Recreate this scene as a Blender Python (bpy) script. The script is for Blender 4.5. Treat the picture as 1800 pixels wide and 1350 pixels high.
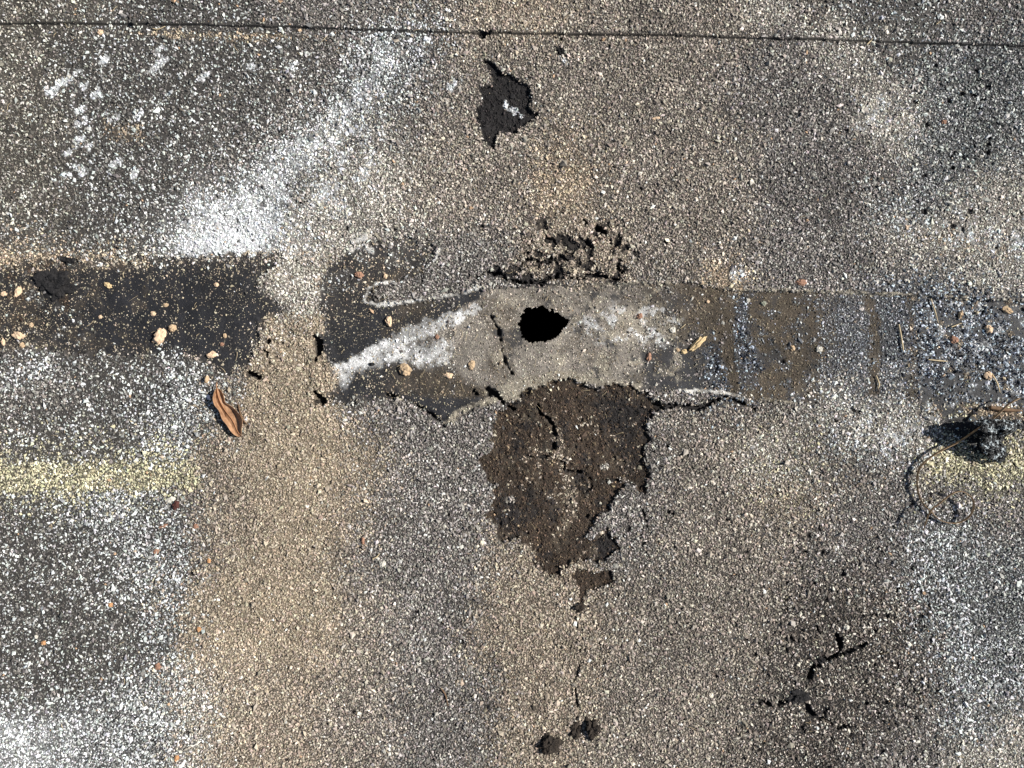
import bpy, bmesh, math, random
import numpy as np
from mathutils import Vector, Matrix, noise as mnoise

for o in list(bpy.data.objects): bpy.data.objects.remove(o)
C = bpy.data.collections.new("roof_scene"); bpy.context.scene.collection.children.link(C)
scene = bpy.context.scene
random.seed(4); rng = np.random.default_rng(11)

# ------------------------------------------------------------------ camera, sky, sun, exposure
PX = 1/3000.0                      # one photo pixel on the roof, in metres
CAMH = 0.45
cam = bpy.data.cameras.new("camera"); camo = bpy.data.objects.new("camera", cam)
scene.collection.objects.link(camo)
camo.location = (0, 0, CAMH); camo.rotation_euler = (0, 0, 0)
cam.sensor_width = 36; cam.lens = 36*CAMH/0.6
cam.clip_start = 0.01; cam.clip_end = 100
scene.camera = camo
SUN_EL, SUN_AZ = math.radians(39), math.radians(11)    # sun low to the right, a little towards the top
world = bpy.data.worlds.new("World"); scene.world = world; world.use_nodes = True
wn = world.node_tree; bg = wn.nodes['Background']
sky = wn.nodes.new('ShaderNodeTexSky'); sky.sky_type = 'NISHITA'; sky.sun_disc = False
sky.sun_elevation = SUN_EL; sky.sun_rotation = math.pi/2 - SUN_AZ
wn.links.new(sky.outputs[0], bg.inputs[0]); bg.inputs[1].default_value = 0.05
sd_ = Vector((math.cos(SUN_EL)*math.cos(SUN_AZ), math.cos(SUN_EL)*math.sin(SUN_AZ), math.sin(SUN_EL)))
sun = bpy.data.lights.new("sun", 'SUN'); suno = bpy.data.objects.new("sun", sun)
scene.collection.objects.link(suno); suno.rotation_euler = sd_.to_track_quat('Z', 'Y').to_euler()
sun.energy = 5.0; sun.angle = math.radians(0.5); sun.color = (1.0, 0.97, 0.92)
scene.view_settings.view_transform = 'Standard'; scene.view_settings.look = 'None'
scene.view_settings.exposure = 0.42; scene.view_settings.gamma = 1
scene.render.engine = 'CYCLES'; scene.render.resolution_x = 1024; scene.render.resolution_y = 768

# ------------------------------------------------------------------ helpers
def lin(c):
    c = np.asarray(c, dtype=np.float64)/255.0
    return np.where(c <= .04045, c/12.92, ((c+.055)/1.055)**2.4)

def vnoise(x, y, s, seed):
    """smooth value noise in -1..1, feature size s (photo pixels)"""
    r = np.random.default_rng(seed); T = r.random((256, 256)).astype(np.float32)*2-1
    u = np.asarray(x)/s+1000.3; v = np.asarray(y)/s+1000.7
    iu = np.floor(u).astype(int); iv = np.floor(v).astype(int)
    fu = u-iu; fv = v-iv; fu = fu*fu*(3-2*fu); fv = fv*fv*(3-2*fv)
    a = T[iv & 255, iu & 255]; b = T[iv & 255, (iu+1) & 255]
    c = T[(iv+1) & 255, iu & 255]; d = T[(iv+1) & 255, (iu+1) & 255]
    return (a*(1-fu)+b*fu)*(1-fv)+(c*(1-fu)+d*fu)*fv

def fbm(x, y, s, seed, n=4, g=.5):
    o = 0; a = 1.0; t = 0
    for i in range(n):
        o = o+a*vnoise(x, y, s/2**i, seed+i*17); t += a; a *= g
    return o/t

def W(px, py, h=0.0):
    """roof position (metres) of something seen at photo pixel px,py and standing h metres up"""
    k = (CAMH-h)/CAMH
    return ((px-900)*PX*k, (675-py)*PX*k, h)

# ------------------------------------------------------------------ raster of the roof (2 photo pixels a step)
ST = 2.0
GX = np.arange(-160, 1961, ST); GY = np.arange(-160, 1511, ST)
X, Y = np.meshgrid(GX, GY); NY, NX = X.shape
X = X.astype(np.float32); Y = Y.astype(np.float32)

def lookup(A, px, py):
    u = np.clip((px-GX[0])/ST, 0, NX-1.001); v = np.clip((py-GY[0])/ST, 0, NY-1.001)
    i = u.astype(int); j = v.astype(int); fu = u-i; fv = v-j
    if A.ndim == 3: fu = fu[:, None]; fv = fv[:, None]
    return (A[j, i]*(1-fu)+A[j, i+1]*fu)*(1-fv)+(A[j+1, i]*(1-fu)+A[j+1, i+1]*fu)*fv

# surface kinds: matrix colour, roughness, granule cover, granule colours+weights, size, sand cover, sand colour
K = {
 'd': ((62,58,52), .80, .62, [((205,208,202),.36),((128,125,118),.34),((84,80,74),.30)], 1.0, .25, (150,144,132)),
 'D': ((76,69,58), .85, .60, [((205,198,176),.34),((136,127,108),.36),((100,92,78),.30)], 1.0, .30, (165,150,125)),
 'g': ((40,38,38), .85, 1.0, [((162,157,151),.40),((112,107,104),.40),((218,215,208),.20)], 1.0, .2, (130,125,120)),
 's': ((42,43,45), .85, 1.0, [((160,162,160),.42),((108,110,110),.35),((212,214,208),.23)], 1.0, .2, (130,130,130)),
 'm': ((50,45,40), .85, 1.0, [((182,168,146),.42),((130,119,106),.36),((220,208,184),.22)], 1.0, .2, (150,135,115)),
 't': ((92,78,60), .9, 1.0, [((194,172,138),.46),((150,132,108),.34),((214,194,160),.20)], .95, .5, (175,150,115)),
 'T': ((138,118,90), .95, .95, [((196,173,137),.5),((160,140,112),.35),((212,190,152),.15)], .9, .7, (190,164,126)),
 'x': ((98,93,82), .9, 1.0, [((208,202,186),.45),((160,153,138),.33),((228,224,210),.22)], .95, .5, (190,182,165)),
 'w': ((62,61,60), .85, 1.0, [((232,234,232),.50),((160,161,158),.32),((104,103,100),.18)], 1.02, .25, (205,205,200)),
 'W': ((205,207,206), .95, 1.0, [((240,242,242),.9),((195,196,196),.10)], .95, .6, (235,238,240)),
 'y': ((96,88,62), .9, 1.0, [((222,210,152),.45),((160,150,112),.35),((235,228,186),.20)], .98, .4, (205,192,138)),
 'o': ((98,78,54), .9, .95, [((224,188,136),.42),((150,124,94),.36),((236,208,164),.22)], .9, .6, (210,172,122)),
 'u': ((28,25,24), .85, .9, [((118,110,100),.38),((74,69,64),.42),((206,199,184),.20)], 1.02, .15, (110,100,88)),
 'k': ((33,33,36), .62, .025, [((190,165,130),.6),((120,112,100),.4)], .6, .20, (186,164,130)),
 'l': ((134,126,114), .9, .04, [((206,196,178),.6),((100,92,82),.4)], .55, .45, (178,168,150)),
 'n': ((88,74,54), .9, .05, [((190,168,130),.6),((90,78,62),.4)], .6, .40, (134,112,82)),
 'b': ((26,28,34), .5, .95, [((196,206,216),.38),((92,98,112),.40),((52,56,66),.22)], .85, .3, (150,160,172)),
 'p': ((46,39,33), .95, .03, [((150,132,106),.6),((100,90,78),.4)], .8, .95, (74,64,53)),
 'q': ((34,32,33), .95, .015, [((150,132,106),.6),((100,90,78),.4)], .8, .9, (50,46,46)),
}
K.update({
 'D': ((70,64,55), .85, .60, [((202,197,180),.34),((134,127,112),.36),((98,91,80),.30)], 1.0, .30, (160,148,126)),
 'g': ((36,34,33), .85, 1.0, [((166,159,149),.40),((114,107,101),.40),((220,214,203),.20)], 1.0, .2, (130,124,116)),
 'm': ((42,39,35), .85, 1.0, [((180,169,151),.42),((128,119,108),.36),((222,212,192),.22)], 1.0, .2, (150,138,120)),
 't': ((66,58,48), .9, 1.0, [((192,175,149),.46),((148,133,112),.34),((218,203,176),.20)], .98, .5, (172,154,126)),
 'T': ((92,80,63), .95, 1.0, [((196,178,149),.5),((158,141,117),.35),((218,202,172),.15)], .95, .7, (184,165,136)),
 'W': ((180,181,180), .95, 1.0, [((226,228,228),.8),((180,181,181),.20)], .98, .6, (225,227,228)),
 'y': ((84,79,60), .9, 1.0, [((214,205,164),.45),((152,145,118),.35),((230,224,194),.20)], .98, .4, (198,189,150)),
 'o': ((78,66,50), .9, .95, [((218,190,148),.42),((148,128,102),.36),((232,212,176),.22)], .9, .6, (202,174,136)),
 'l': ((120,112,102), .9, .10, [((200,190,174),.5),((80,74,68),.5)], .55, .75, (168,158,143)),
 'n': ((78,68,54), .9, .08, [((180,164,136),.6),((80,72,60),.4)], .6, .65, (122,107,85)),
 'b': ((22,23,27), .5, .95, [((200,208,214),.34),((88,92,100),.38),((48,50,57),.28)], .9, .3, (150,156,164)),
 'p': ((58,50,43), .95, .05, [((160,143,118),.5),((100,90,78),.5)], .8, 1.0, (92,81,69)),
 'q': ((42,39,39), .95, .02, [((150,138,116),.5),((100,92,84),.5)], .8, 1.0, (64,60,58)),
})
K.update({
 'V': ((196,194,190), .95, .22, [((226,226,224),.8),((150,148,144),.20)], .6, .8, (214,213,210)),
 'c': ((158,148,130), .95, .12, [((214,204,184),.8),((150,148,144),.20)], .6, .8, (198,188,168)),
 'k': ((34,34,37), .62, .05, [((176,160,134),.4),((84,80,76),.6)], .7, .30, (172,160,138)),
 'o': ((78,68,54), .9, .95, [((212,190,156),.42),((148,130,108),.36),((226,210,180),.22)], .9, .6, (196,174,142)),
})
K.update({
 'D': ((68,64,58), .85, .60, [((198,195,184),.32),((132,127,118),.36),((98,93,86),.32)], 1.0, .30, (156,148,134)),
 'd': ((60,57,54), .80, .64, [((200,202,198),.32),((128,125,120),.36),((86,83,79),.32)], 1.0, .25, (148,143,134)),
 'g': ((50,47,45), .85, 1.0, [((156,149,141),.45),((118,111,105),.42),((206,199,190),.13)], 1.0, .4, (132,126,119)),
 'm': ((62,56,51), .85, 1.0, [((170,158,143),.46),((132,121,111),.40),((208,196,178),.14)], 1.0, .4, (150,138,124)),
 't': ((84,74,63), .9, 1.0, [((180,163,142),.48),((150,134,116),.38),((208,191,167),.14)], .98, .6, (166,149,127)),
 'T': ((104,91,75), .95, 1.0, [((185,166,141),.5),((158,141,119),.38),((208,190,164),.12)], .95, .8, (174,156,131)),
 'x': ((96,91,84), .9, 1.0, [((198,192,180),.46),((158,151,141),.36),((222,217,206),.18)], .95, .5, (180,173,161)),
 's': ((50,50,50), .85, 1.0, [((158,158,154),.42),((112,112,110),.38),((208,209,203),.20)], 1.0, .3, (130,129,126)),
 'o': ((88,76,62), .9, .95, [((206,184,154),.42),((150,132,112),.38),((224,206,178),.20)], .9, .7, (188,168,142)),
 'u': ((34,31,29), .85, .95, [((122,113,104),.42),((84,77,71),.42),((196,188,174),.16)], 1.0, .3, (110,101,91)),
 'p': ((44,38,33), .95, .05, [((150,134,112),.4),((90,81,72),.6)], .8, .95, (76,67,58)),
 'q': ((33,31,31), .95, .02, [((130,120,104),.4),((80,75,70),.6)], .8, .85, (50,47,46)),
 'r': ((50,50,52), .75, 1.0, [((150,152,154),.40),((100,101,104),.40),((202,204,204),.20)], .8, .5, (120,120,120)),
})
K.update({
 'm': ((60,56,51), .85, 1.0, [((168,158,143),.44),((130,121,110),.40),((212,201,184),.16)], 1.0, .4, (150,140,125)),
 'n': ((72,64,54), .9, .35, [((150,138,118),.45),((82,74,64),.55)], .62, .65, (116,104,87)),
 'u': ((36,33,31), .85, 1.0, [((134,125,115),.42),((92,85,78),.38),((208,200,187),.20)], 1.0, .3, (110,101,91)),
 'c': ((142,134,119), .95, .35, [((204,195,178),.6),((128,120,110),.40)], .65, .8, (192,183,165)),
 'V': ((184,183,180), .95, .45, [((228,228,227),.65),((160,158,154),.35)], .65, .8, (214,213,210)),
 'l': ((116,109,100), .9, .30, [((182,173,159),.5),((84,79,73),.5)], .62, .75, (162,153,139)),
})
K.update({
 'T': ((108,97,82), .95, 1.0, [((180,166,146),.5),((156,143,124),.38),((206,192,170),.12)], .95, .8, (172,157,136)),
 't': ((86,78,68), .9, 1.0, [((176,163,146),.48),((148,135,120),.38),((206,193,172),.14)], .98, .6, (164,150,131)),
 'm': ((68,63,58), .85, 1.0, [((164,154,141),.46),((132,123,113),.40),((206,196,181),.14)], 1.0, .5, (150,140,126)),
 'g': ((56,53,51), .85, 1.0, [((152,146,139),.46),((120,114,108),.42),((202,196,188),.12)], 1.0, .5, (132,126,119)),
 'o': ((90,80,67), .9, .95, [((202,184,158),.42),((150,134,116),.38),((222,206,182),.20)], .9, .7, (186,169,146)),
 'k': ((33,33,36), .62, .04, [((170,158,136),.5),((84,80,76),.5)], .7, .15, (166,156,136)),
 'j': ((36,34,34), .8, .18, [((176,160,134),.5),((84,80,76),.5)], .75, .7, (168,155,132)),
 'l': ((124,117,108), .9, .30, [((192,183,169),.55),((84,79,73),.45)], .62, .75, (168,159,145)),
})
K.update({
 'w': ((58,57,56), .85, 1.0, [((216,217,215),.44),((152,153,150),.32),((104,103,100),.24)], 1.02, .25, (196,196,191)),
 'V': ((206,205,202), .95, .30, [((230,230,229),.7),((165,163,159),.3)], .6, .7, (222,221,218)),
})
K.update({'p': ((50,42,35), .95, .06, [((152,132,108),.4),((92,80,70),.6)], .85, .95, (84,71,59)), 'j': ((36,34,34), .8, .22, [((160,148,128),.5),((78,74,70),.5)], .75, .45, (160,148,128)),
 'y': ((84,80,66), .9, 1.0, [((206,199,166),.50),((156,150,126),.36),((222,216,192),.14)], .98, .5, (196,188,156)), 'b': ((18,19,24), .32, .9, [((190,200,208),.34),((78,84,94),.36),((40,43,51),.30)], .9, .3, (140,147,156))})
KN = list(K); KI = {c: i for i, c in enumerate(KN)}; NK = len(KN)
ROWS = ["D4d5g5m3t3m6x2u1d4g3", "D2d9g1w3g1m10g2x2d3s3", "D2d9g1w2g2m9g4x2g1s4", "D2d8g1w2x1g1m10g4g1x2s4",
 "D2d7g2w2x1g1m11g4x2s4", "D2d6g1w2x4m4o2m5g5g1s4", "D2d5g1w2x5m4o2m5g5g1s2x2", "D2d4w1W3x5m4t2m5g5w2x3",
 "d5w1W4x4d1g3m1t3m4g4g1x3x2", "o4k6x1k4g3u4m3o1g4g2x4", "k9x2k5l7n3n3r3b4", "k9x1t1k3l9n3n3r3b4",
 "k8k1t1T1k2w2l8k2b1n3r3b4", "g2d4w2g1T3k4l6k3b1n3r3b4", "d5w3t1T3g5g6m3m2x4x1k3", "d5w2d1t1T4g4g6m3x2m1w4y3",
 "y7t2T4g4g6m3x3m2g1x1y3", "d2w4g1m1t1T4g4g6m3t3g3g4", "d2w3d2t2T3t1g4g6m5g3g1w3g1", "d3w3g1t1T4m1g4t3g3m5g3g1w2s2",
 "d4w2t1T5m1g4t4m7u3g1w2s2", "d5w1t1T5m2g3t4m7u4w3s1", "d5w1t1T5m2g3t4m7u4w3s1", "d5w1x1t5m2g3t4m6u5g1w3",
 "d4w2x1t4m3g3t4m6u5g1w3", "w6x1t4m3g3t4m6u4g2w2x1", "W3w3x1t4m3g3t3m7u3g3x3"]
import re
GRID = []
for r in ROWS:
    s = ''.join(c*int(n) for c, n in re.findall(r'([A-Za-z])(\d+)', r)); assert len(s) == 36, (r, len(s)); GRID.append(s)
OH = np.zeros((27, 36, NK), np.float32)
for j in range(27):
    for i in range(36): OH[j, i, KI[GRID[j][i]]] = 1
P_ = np.pad(OH, ((1,1),(1,1),(0,0)), 'edge'); BL = sum(P_[a:a+27, b:b+36] for a in range(3) for b in range(3))/9
OH = (.5*OH+.5*BL).astype(np.float32)
wx = X+45*fbm(X, Y, 150, 1)+22*fbm(X, Y, 22, 5); wy = Y+40*fbm(X, Y, 150, 9)+22*fbm(X, Y, 22, 13)
u = np.clip(wx/50-.5, 0, 34.999); v = np.clip(wy/50-.5, 0, 25.999)
i = u.astype(int); j = v.astype(int); fu = (u-i)[..., None]; fv = (v-j)[..., None]
WT = (OH[j, i]*(1-fu)+OH[j, i+1]*fu)*(1-fv)+(OH[j+1, i]*(1-fu)+OH[j+1, i+1]*fu)*fv
del wx, wy, u, v, i, j, fu, fv

def seg_dist(x, y, pts, closed):
    d = np.full(x.shape, 1e9, np.float32); tt = np.zeros(x.shape, np.float32)
    n = len(pts); m = n if closed else n-1
    for k in range(m):
        ax, ay = pts[k][:2]; bx, by = pts[(k+1) % n][:2]
        dx, dy = bx-ax, by-ay; L = dx*dx+dy*dy+1e-9
        t = np.clip(((x-ax)*dx+(y-ay)*dy)/L, 0, 1)
        e = np.hypot(x-ax-t*dx, y-ay-t*dy)
        tt = np.where(e < d, k+t, tt); d = np.minimum(d, e)
    return d, tt

def inside(x, y, pts):
    r = np.zeros(x.shape, bool); n = len(pts)
    for k in range(n):
        ax, ay = pts[k]; bx, by = pts[(k+1) % n]
        if ay == by: continue
        c = ((ay > y) != (by > y)) & (x < (bx-ax)*(y-ay)/(by-ay)+ax)
        r ^= c
    return r

def box(pts, pad):
    xs = [p[0] for p in pts]; ys = [p[1] for p in pts]
    a = np.searchsorted(GX, min(xs)-pad); b = np.searchsorted(GX, max(xs)+pad)
    c = np.searchsorted(GY, min(ys)-pad); d = np.searchsorted(GY, max(ys)+pad)
    return slice(max(c, 0), min(d, NY)), slice(max(a, 0), min(b, NX))

def poly_mask(pts, soft=3, rag=5, rs=12, seed=50):
    """full-size mask 0..1 of a ragged polygon"""
    M = np.zeros((NY, NX), np.float32); s = box(pts, soft*2+rag*2+6); x, y = X[s], Y[s]
    d, _ = seg_dist(x, y, pts, True); sd = np.where(inside(x, y, pts), d, -d)
    sd = sd+rag*fbm(x, y, rs, seed, 3, .7)*1.6
    M[s] = np.clip(.5+sd/soft, 0, 1); return M

def line_mask(pts, w, soft=2, rag=3, rs=10, seed=70):
    """ragged polyline; w is a radius or a list of radii"""
    M = np.zeros((NY, NX), np.float32); mw = max(w) if isinstance(w, (list, tuple)) else w
    s = box(pts, mw+soft*2+rag*2+6); x, y = X[s], Y[s]
    d, t = seg_dist(x, y, pts, False)
    rad = np.interp(t, range(len(pts)), w) if isinstance(w, (list, tuple)) else w
    sd = rad-d+rag*fbm(x, y, rs, seed, 3, .7)*1.6
    M[s] = np.clip(.5+sd/soft, 0, 1); return M

def paint(kind, M, a=1.0):
    global WT
    sel = M > 0; m = (M[sel]*a)[:, None]
    w = WT[sel]*(1-m); w[:, KI[kind]] += m[:, 0]; WT[sel] = w

def crop(pts, s, ox, oy): return [(p[0]/s+ox, p[1]/s+oy) for p in pts]

# --- outlines read off the photograph
LAP = [(-400, 38), (0, 42), (200, 43), (400, 46), (620, 52), (800, 58), (1000, 62), (1180, 63), (1350, 69), (1500, 73), (1650, 77), (1800, 81), (2200, 92)]
lapy = np.interp(X, [p[0] for p in LAP], [p[1] for p in LAP]).astype(np.float32)+1.3*fbm(X, Y*0, 30, 91, 3)
UP = lapy > Y                                             # the overlapping sheet
BT = [(-400, 470), (0, 468), (60, 455), (200, 452), (330, 450), (440, 447), (480, 450), (500, 470), (545, 500), (560, 482), (590, 460), (640, 432), (700, 424), (765, 428), (772, 450), (745, 475), (650, 530), (700, 530), (845, 508), (920, 505), (1050, 500), (1140, 497), (1210, 496), (1280, 512), (1440, 512), (1500, 515), (1640, 521), (1800, 532), (2200, 540)]
LSTRIP = [(-400, 468), (0, 470), (60, 457), (200, 456), (330, 452), (440, 446), (484, 452), (486, 470), (452, 492), (470, 515), (500, 540), (492, 562), (462, 575), (452, 602), (438, 640), (400, 660), (375, 655), (362, 636), (308, 634), (280, 626), (150, 624), (60, 610), (0, 624), (-400, 626)]
MSTRIP = [(560, 500), (580, 468), (618, 436), (655, 428), (700, 420), (765, 428), (772, 450), (742, 474), (690, 496), (652, 512), (655, 530), (700, 530), (760, 520), (845, 508), (920, 505), (1050, 500), (1140, 497), (1210, 496), (1280, 512), (1440, 512), (1500, 515), (1640, 521), (1800, 532), (2200, 540),
          (2200, 735), (1800, 735), (1700, 740), (1640, 735), (1560, 716), (1480, 712), (1400, 708), (1330, 705), (1280, 692), (1180, 686), (1130, 683), (1050, 676), (1000, 664), (950, 678), (915, 700), (880, 708), (848, 712), (800, 728), (780, 742), (750, 722), (700, 702), (640, 704), (590, 708), (568, 700), (590, 670), (576, 640), (560, 612), (566, 560)]
PIT1 = crop([(450,270),(500,250),(560,310),(600,350),(650,350),(690,390),(740,420),(790,430),(820,500),(820,560),(800,640),(870,680),(830,720),(750,780),(680,830),(620,830),(580,810),(550,850),(545,930),(500,920),(440,890),(440,780),(385,720),(390,630),(440,590),(410,510),(420,470),(520,450),(530,380),(490,330)], 4.5, 750, 50)
PIT2 = crop([(240,280),(300,200),(380,170),(440,110),(520,100),(600,70),(700,45),(780,90),(860,110),(940,90),(1040,95),(1130,130),(1200,190),(1245,220),(1160,270),(1130,340),(1150,420),(1120,470),(1130,560),(1160,620),(1140,740),(1080,690),(1010,680),(980,730),(930,780),(920,830),(840,870),(820,920),(760,980),(780,1010),(900,950),(960,1000),(970,1060),(930,1110),(880,1130),(780,1130),(640,1170),(620,1240),(540,1200),(480,1140),(450,1060),(380,1010),(330,1010),(300,1050),(260,1010),(240,930),(170,880),(210,800),(240,760),(240,700),(190,640),(140,540),(200,490),(210,400),(215,330)], 3.3756, 800, 650)
PIT3 = [(1003, 1012), (1020, 1000), (1052, 1008), (1075, 1000), (1082, 1020), (1050, 1035), (1030, 1040), (1024, 1068), (1016, 1060), (1018, 1030)]
HOLE = [(917,553),(930,542),(957,539),(967,545),(983,550),(997,563),(990,580),(980,592),(960,597),(933,602),(919,592),(914,573)]
mL = poly_mask(LSTRIP, 4, 9, 12, 101); mM = np.maximum(poly_mask(MSTRIP, 3, 9, 13, 102)*(X < 830), poly_mask(MSTRIP, 2.5, 3.2, 10, 102)*(X >= 830))
mP1 = poly_mask(PIT1, 2, 4, 8, 103); mP2 = poly_mask(PIT2, 2, 7, 10, 104); mP3 = poly_mask(PIT3, 2, 4, 10, 105)
mH = poly_mask(HOLE, 1, 3.5, 9, 106)
CR = [  # cracks: points, radii, depth mm
 ([(833,490),(850,481),(877,480),(890,490),(917,500),(943,497),(970,486),(993,483),(1013,490),(1047,481),(1073,490),(1100,497)], [2,6,6,4,5,4,4,6,5,5,4,2], 3.2),
 ([(915,470),(930,457),(960,462),(985,452),(1005,460),(1020,470)], [2,5,5,5,6,4], 2.6),
 ([(1014,396),(1028,392)], [6,5], 3.0), ([(1050,400),(1060,408)], [8,9], 3.9), ([(1072,428),(1078,434)], [5,4], 2.8), ([(1030,425),(1040,433)], [6,4], 2.6), ([(962,420),(972,430)], [5,4], 2.6), ([(1085,470),(1094,478)], [6,4], 3.0),
 ([(935,455),(925,440),(905,450)], [3,3,2], 2.0),
 ([(863,557),(878,587),(880,613),(888,633),(897,653)], [2,2.5,2,4,3], 2.5),
 ([(556,590),(560,610),(556,632)], [5,5,3], 4.0),
 ([(462,606),(466,625),(475,640)], [3,3.5,2], 3.0),
 ([(470,598),(482,600)], [2,2], 2.0),
 ([(443,655),(452,664)], [7,5], 4.0),
 ([(556,690),(566,705)], [5,7], 4.5),
 ([(560,704),(553,706)], [4,3], 3.0),
 ([(858,686),(866,690),(874,698),(884,710),(905,722),(930,733)], [5,8,5,2,2,1.5], 4.5),
 ([(832,684),(838,692)], [4,3], 3.0),
 (crop([(490,210),(500,260),(560,290),(590,340),(600,420),(580,490),(550,520),(640,550),(640,600),(740,610),(800,650)],3.3756,800,650), [3,2.5,4,6,5,3,3,4,4,1.5,1.5], 3.5),
 (crop([(430,520),(500,525),(550,515)],3.3756,800,650), [1.5,2,2], 2.0),
 (crop([(820,660),(810,700),(760,740)],3.3756,800,650), [1.5,2,1], 1.6),
 (crop([(740,850),(780,860)],3.3756,800,650), [2.5,2.5], 2.0),
 (crop([(870,660),(960,655),(1060,680),(1120,720)],3.3756,800,650), [1,2,2,2], 1.6),
 ([(1150,705),(1166,714),(1194,713),(1230,717),(1252,706),(1278,697),(1300,706),(1328,719)], [3,6,7,7,6,3,3,2], 2.6),
 ([(1472,1108),(1478,1125),(1476,1150),(1450,1160),(1432,1176),(1418,1190)], [5,6,4.5,5,4,3], 3.9),
 ([(1476,1150),(1500,1140),(1525,1132)], [5,4,3], 2.6),
 ([(1328,1240),(1336,1232),(1360,1240),(1390,1228)], [6,7,4,4], 2.6),
 ([(1416,1238),(1430,1258),(1450,1268),(1475,1278),(1490,1275)], [7,6,5,5,4], 2.8),
 ([(1396,952),(1404,965),(1420,975)], [2,3,2], 2.0),
 ([(1013,1095),(1018,1130),(1024,1160),(1008,1195),(1014,1230),(1015,1270)], [1,1.5,3,1,2.5,1], 1.1),
 ([(835,57),(850,62),(862,60)], [3,8,3], 2.4), ([(975,66),(983,72)], [3,3], 2.0),
 ([(1085,122),(1094,132)], [2,3], 1.4), ([(1450,740),(1462,738),(1480,742)], [1,1.5,1], 1.0),
 ([(1130,900),(1140,940),(1128,960)], [1.5,2,1], 1.3),
 ([(1098,905),(1105,930),(1090,950)], [1,2,1], 1.2),
 ([(700,703),(740,716),(770,738),(782,745)], [2,3,3,4], 2.2),
 ([(680,694),(690,698)], [4,4], 2.2),
]
crack = np.zeros((NY, NX), np.float32); cdep = np.zeros((NY, NX), np.float32)
for q, (p, w, dp) in enumerate(CR):
    w = [a*(.62 if dp < 4 else .9) for a in w]
    p = [(a+rng.normal(0, 1.5), b+rng.normal(0, 1.5)) for a, b in p]
    m = line_mask(p, w, 1.6, 4.2 if dp > 1.9 else 2.6, 11, 300+q*3)
    if dp < 3.9: m = m*np.clip(1.1+2.2*fbm(X, Y, 13, 900+q, 2), 0, 1)
    crack = np.maximum(crack, m); cdep = np.maximum(cdep, m*dp)

# --- painting of kinds
paint('g', ((poly_mask([(-200,628),(0,630),(60,616),(150,630),(280,634),(360,648),(400,668),(440,660),(440,700),(-200,700)], 8, 6, 14, 120))), .0)
band = np.maximum(mL, mM)
for sgn, kinds in ((1, 'kln'),):                      # smooth kinds never leave the strips
    out = (1-band)*(np.ones_like(band))
    tot = WT[..., KI['k']]+WT[..., KI['l']]+WT[..., KI['n']]
    mv = tot*out
    for c in kinds: WT[..., KI[c]] *= (1-out)
    below = Y > 600
    WT[..., KI['d']] += mv*np.where(below & (X < 430), 1, 0)
    WT[..., KI['T']] += mv*np.where((X >= 430) & (X < 600), 1, 0)
    WT[..., KI['x']] += mv*np.where((X < 430) & ~below, 1, 0)
    WT[..., KI['g']] += mv*np.where(X >= 600, 1, 0)
for c in 'gumxdtTow': WT[..., KI[c]] *= 1-.8*mM*(X < 1440)
WT[..., KI['l']] += .02*mM*(X < 1440)
WT /= WT.sum(-1, keepdims=True)
paint('k', mL, .97)
paint('x', poly_mask([(484,440),(560,470),(562,520),(545,580),(490,600),(470,590),(500,545),(452,495),(490,470)], 10, 8, 18, 121), .9)
paint('T', poly_mask([(468,560),(560,560),(562,620),(590,660),(565,705),(600,760),(480,800),(440,720),(455,650)], 14, 10, 20, 122), .8)
paint('o', poly_mask([(545,640),(575,640),(590,690),(560,690)], 10, 6, 14, 127), .5)
paint('o', poly_mask([(-200,448),(120,452),(260,456),(260,470),(100,476),(-200,490)], 12, 10, 16, 123), .8)
paint('o', poly_mask([(-200,480),(40,480),(60,600),(-200,620)], 30, 16, 18, 124), .30)
paint('x', poly_mask([(455,478),(485,474),(490,500),(465,515)], 8, 6, 10, 125), .7)
paint('w', poly_mask([(280,432),(330,424),(390,405),(480,330),(500,420),(470,442),(380,452),(320,452)], 14, 8, 16, 126), .5)
paint('W', poly_mask([(300,434),(350,418),(400,405),(440,372),(490,360),(494,410),(460,434),(380,448),(330,448)], 14, 8, 16, 128), .9)
# middle strip: black ends, white wash, taupe field
dkM = poly_mask([(556,500),(580,462),(618,430),(700,415),(772,425),(774,452),(742,476),(690,500),(655,515),(650,532),(700,532),(760,520),(850,506),(846,525),(810,542),(790,556),(745,566),(716,574),(690,592),(640,615),(600,640),(570,640),(556,600)], 5, 4, 12, 130)
paint('k', dkM*mM, 1)
paint('n', poly_mask([(640,495),(690,480),(760,480),(770,500),(740,560),(700,565),(690,530),(640,530)], 14, 8, 16, 131)*mM, .62)
paint('o', poly_mask([(565,490),(620,440),(760,425),(770,450),(700,490),(640,510),(600,560),(560,560)], 16, 14, 10, 132)*mM, .14)
dkL = poly_mask([(590,712),(600,680),(640,660),(690,645),(740,650),(790,665),(850,690),(880,700),(850,712),(780,745),(700,706)], 5, 4, 12, 133)
paint('k', dkL*mM, .95)
paint('n', poly_mask([(690,655),(780,650),(850,680),(860,700),(800,705),(700,690)], 14, 8, 14, 134)*mM, .75)
paint('V', poly_mask([(592,645),(625,628),(660,605),(700,584),(730,570),(780,556),(835,536),(850,545),(800,566),(745,590),(700,612),(650,634),(610,662)], 5, 9, 9, 135)*mM, .95)
paint('V', poly_mask([(585,650),(640,625),(700,610),(790,600),(785,636),(740,640),(690,636),(640,650),(605,672)], 12, 10, 10, 136)*mM, .85)
paint('n', poly_mask([(850,520),(910,515),(915,560),(900,600),(905,660),(880,690),(850,650),(870,600)], 16, 8, 16, 137)*mM, .45)
paint('c', poly_mask([(870,690),(890,670),(960,655),(1000,652),(1060,664),(1128,676),(1125,690),(1000,668),(920,700),(880,712)], 6, 4, 10, 138), .85)
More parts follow.
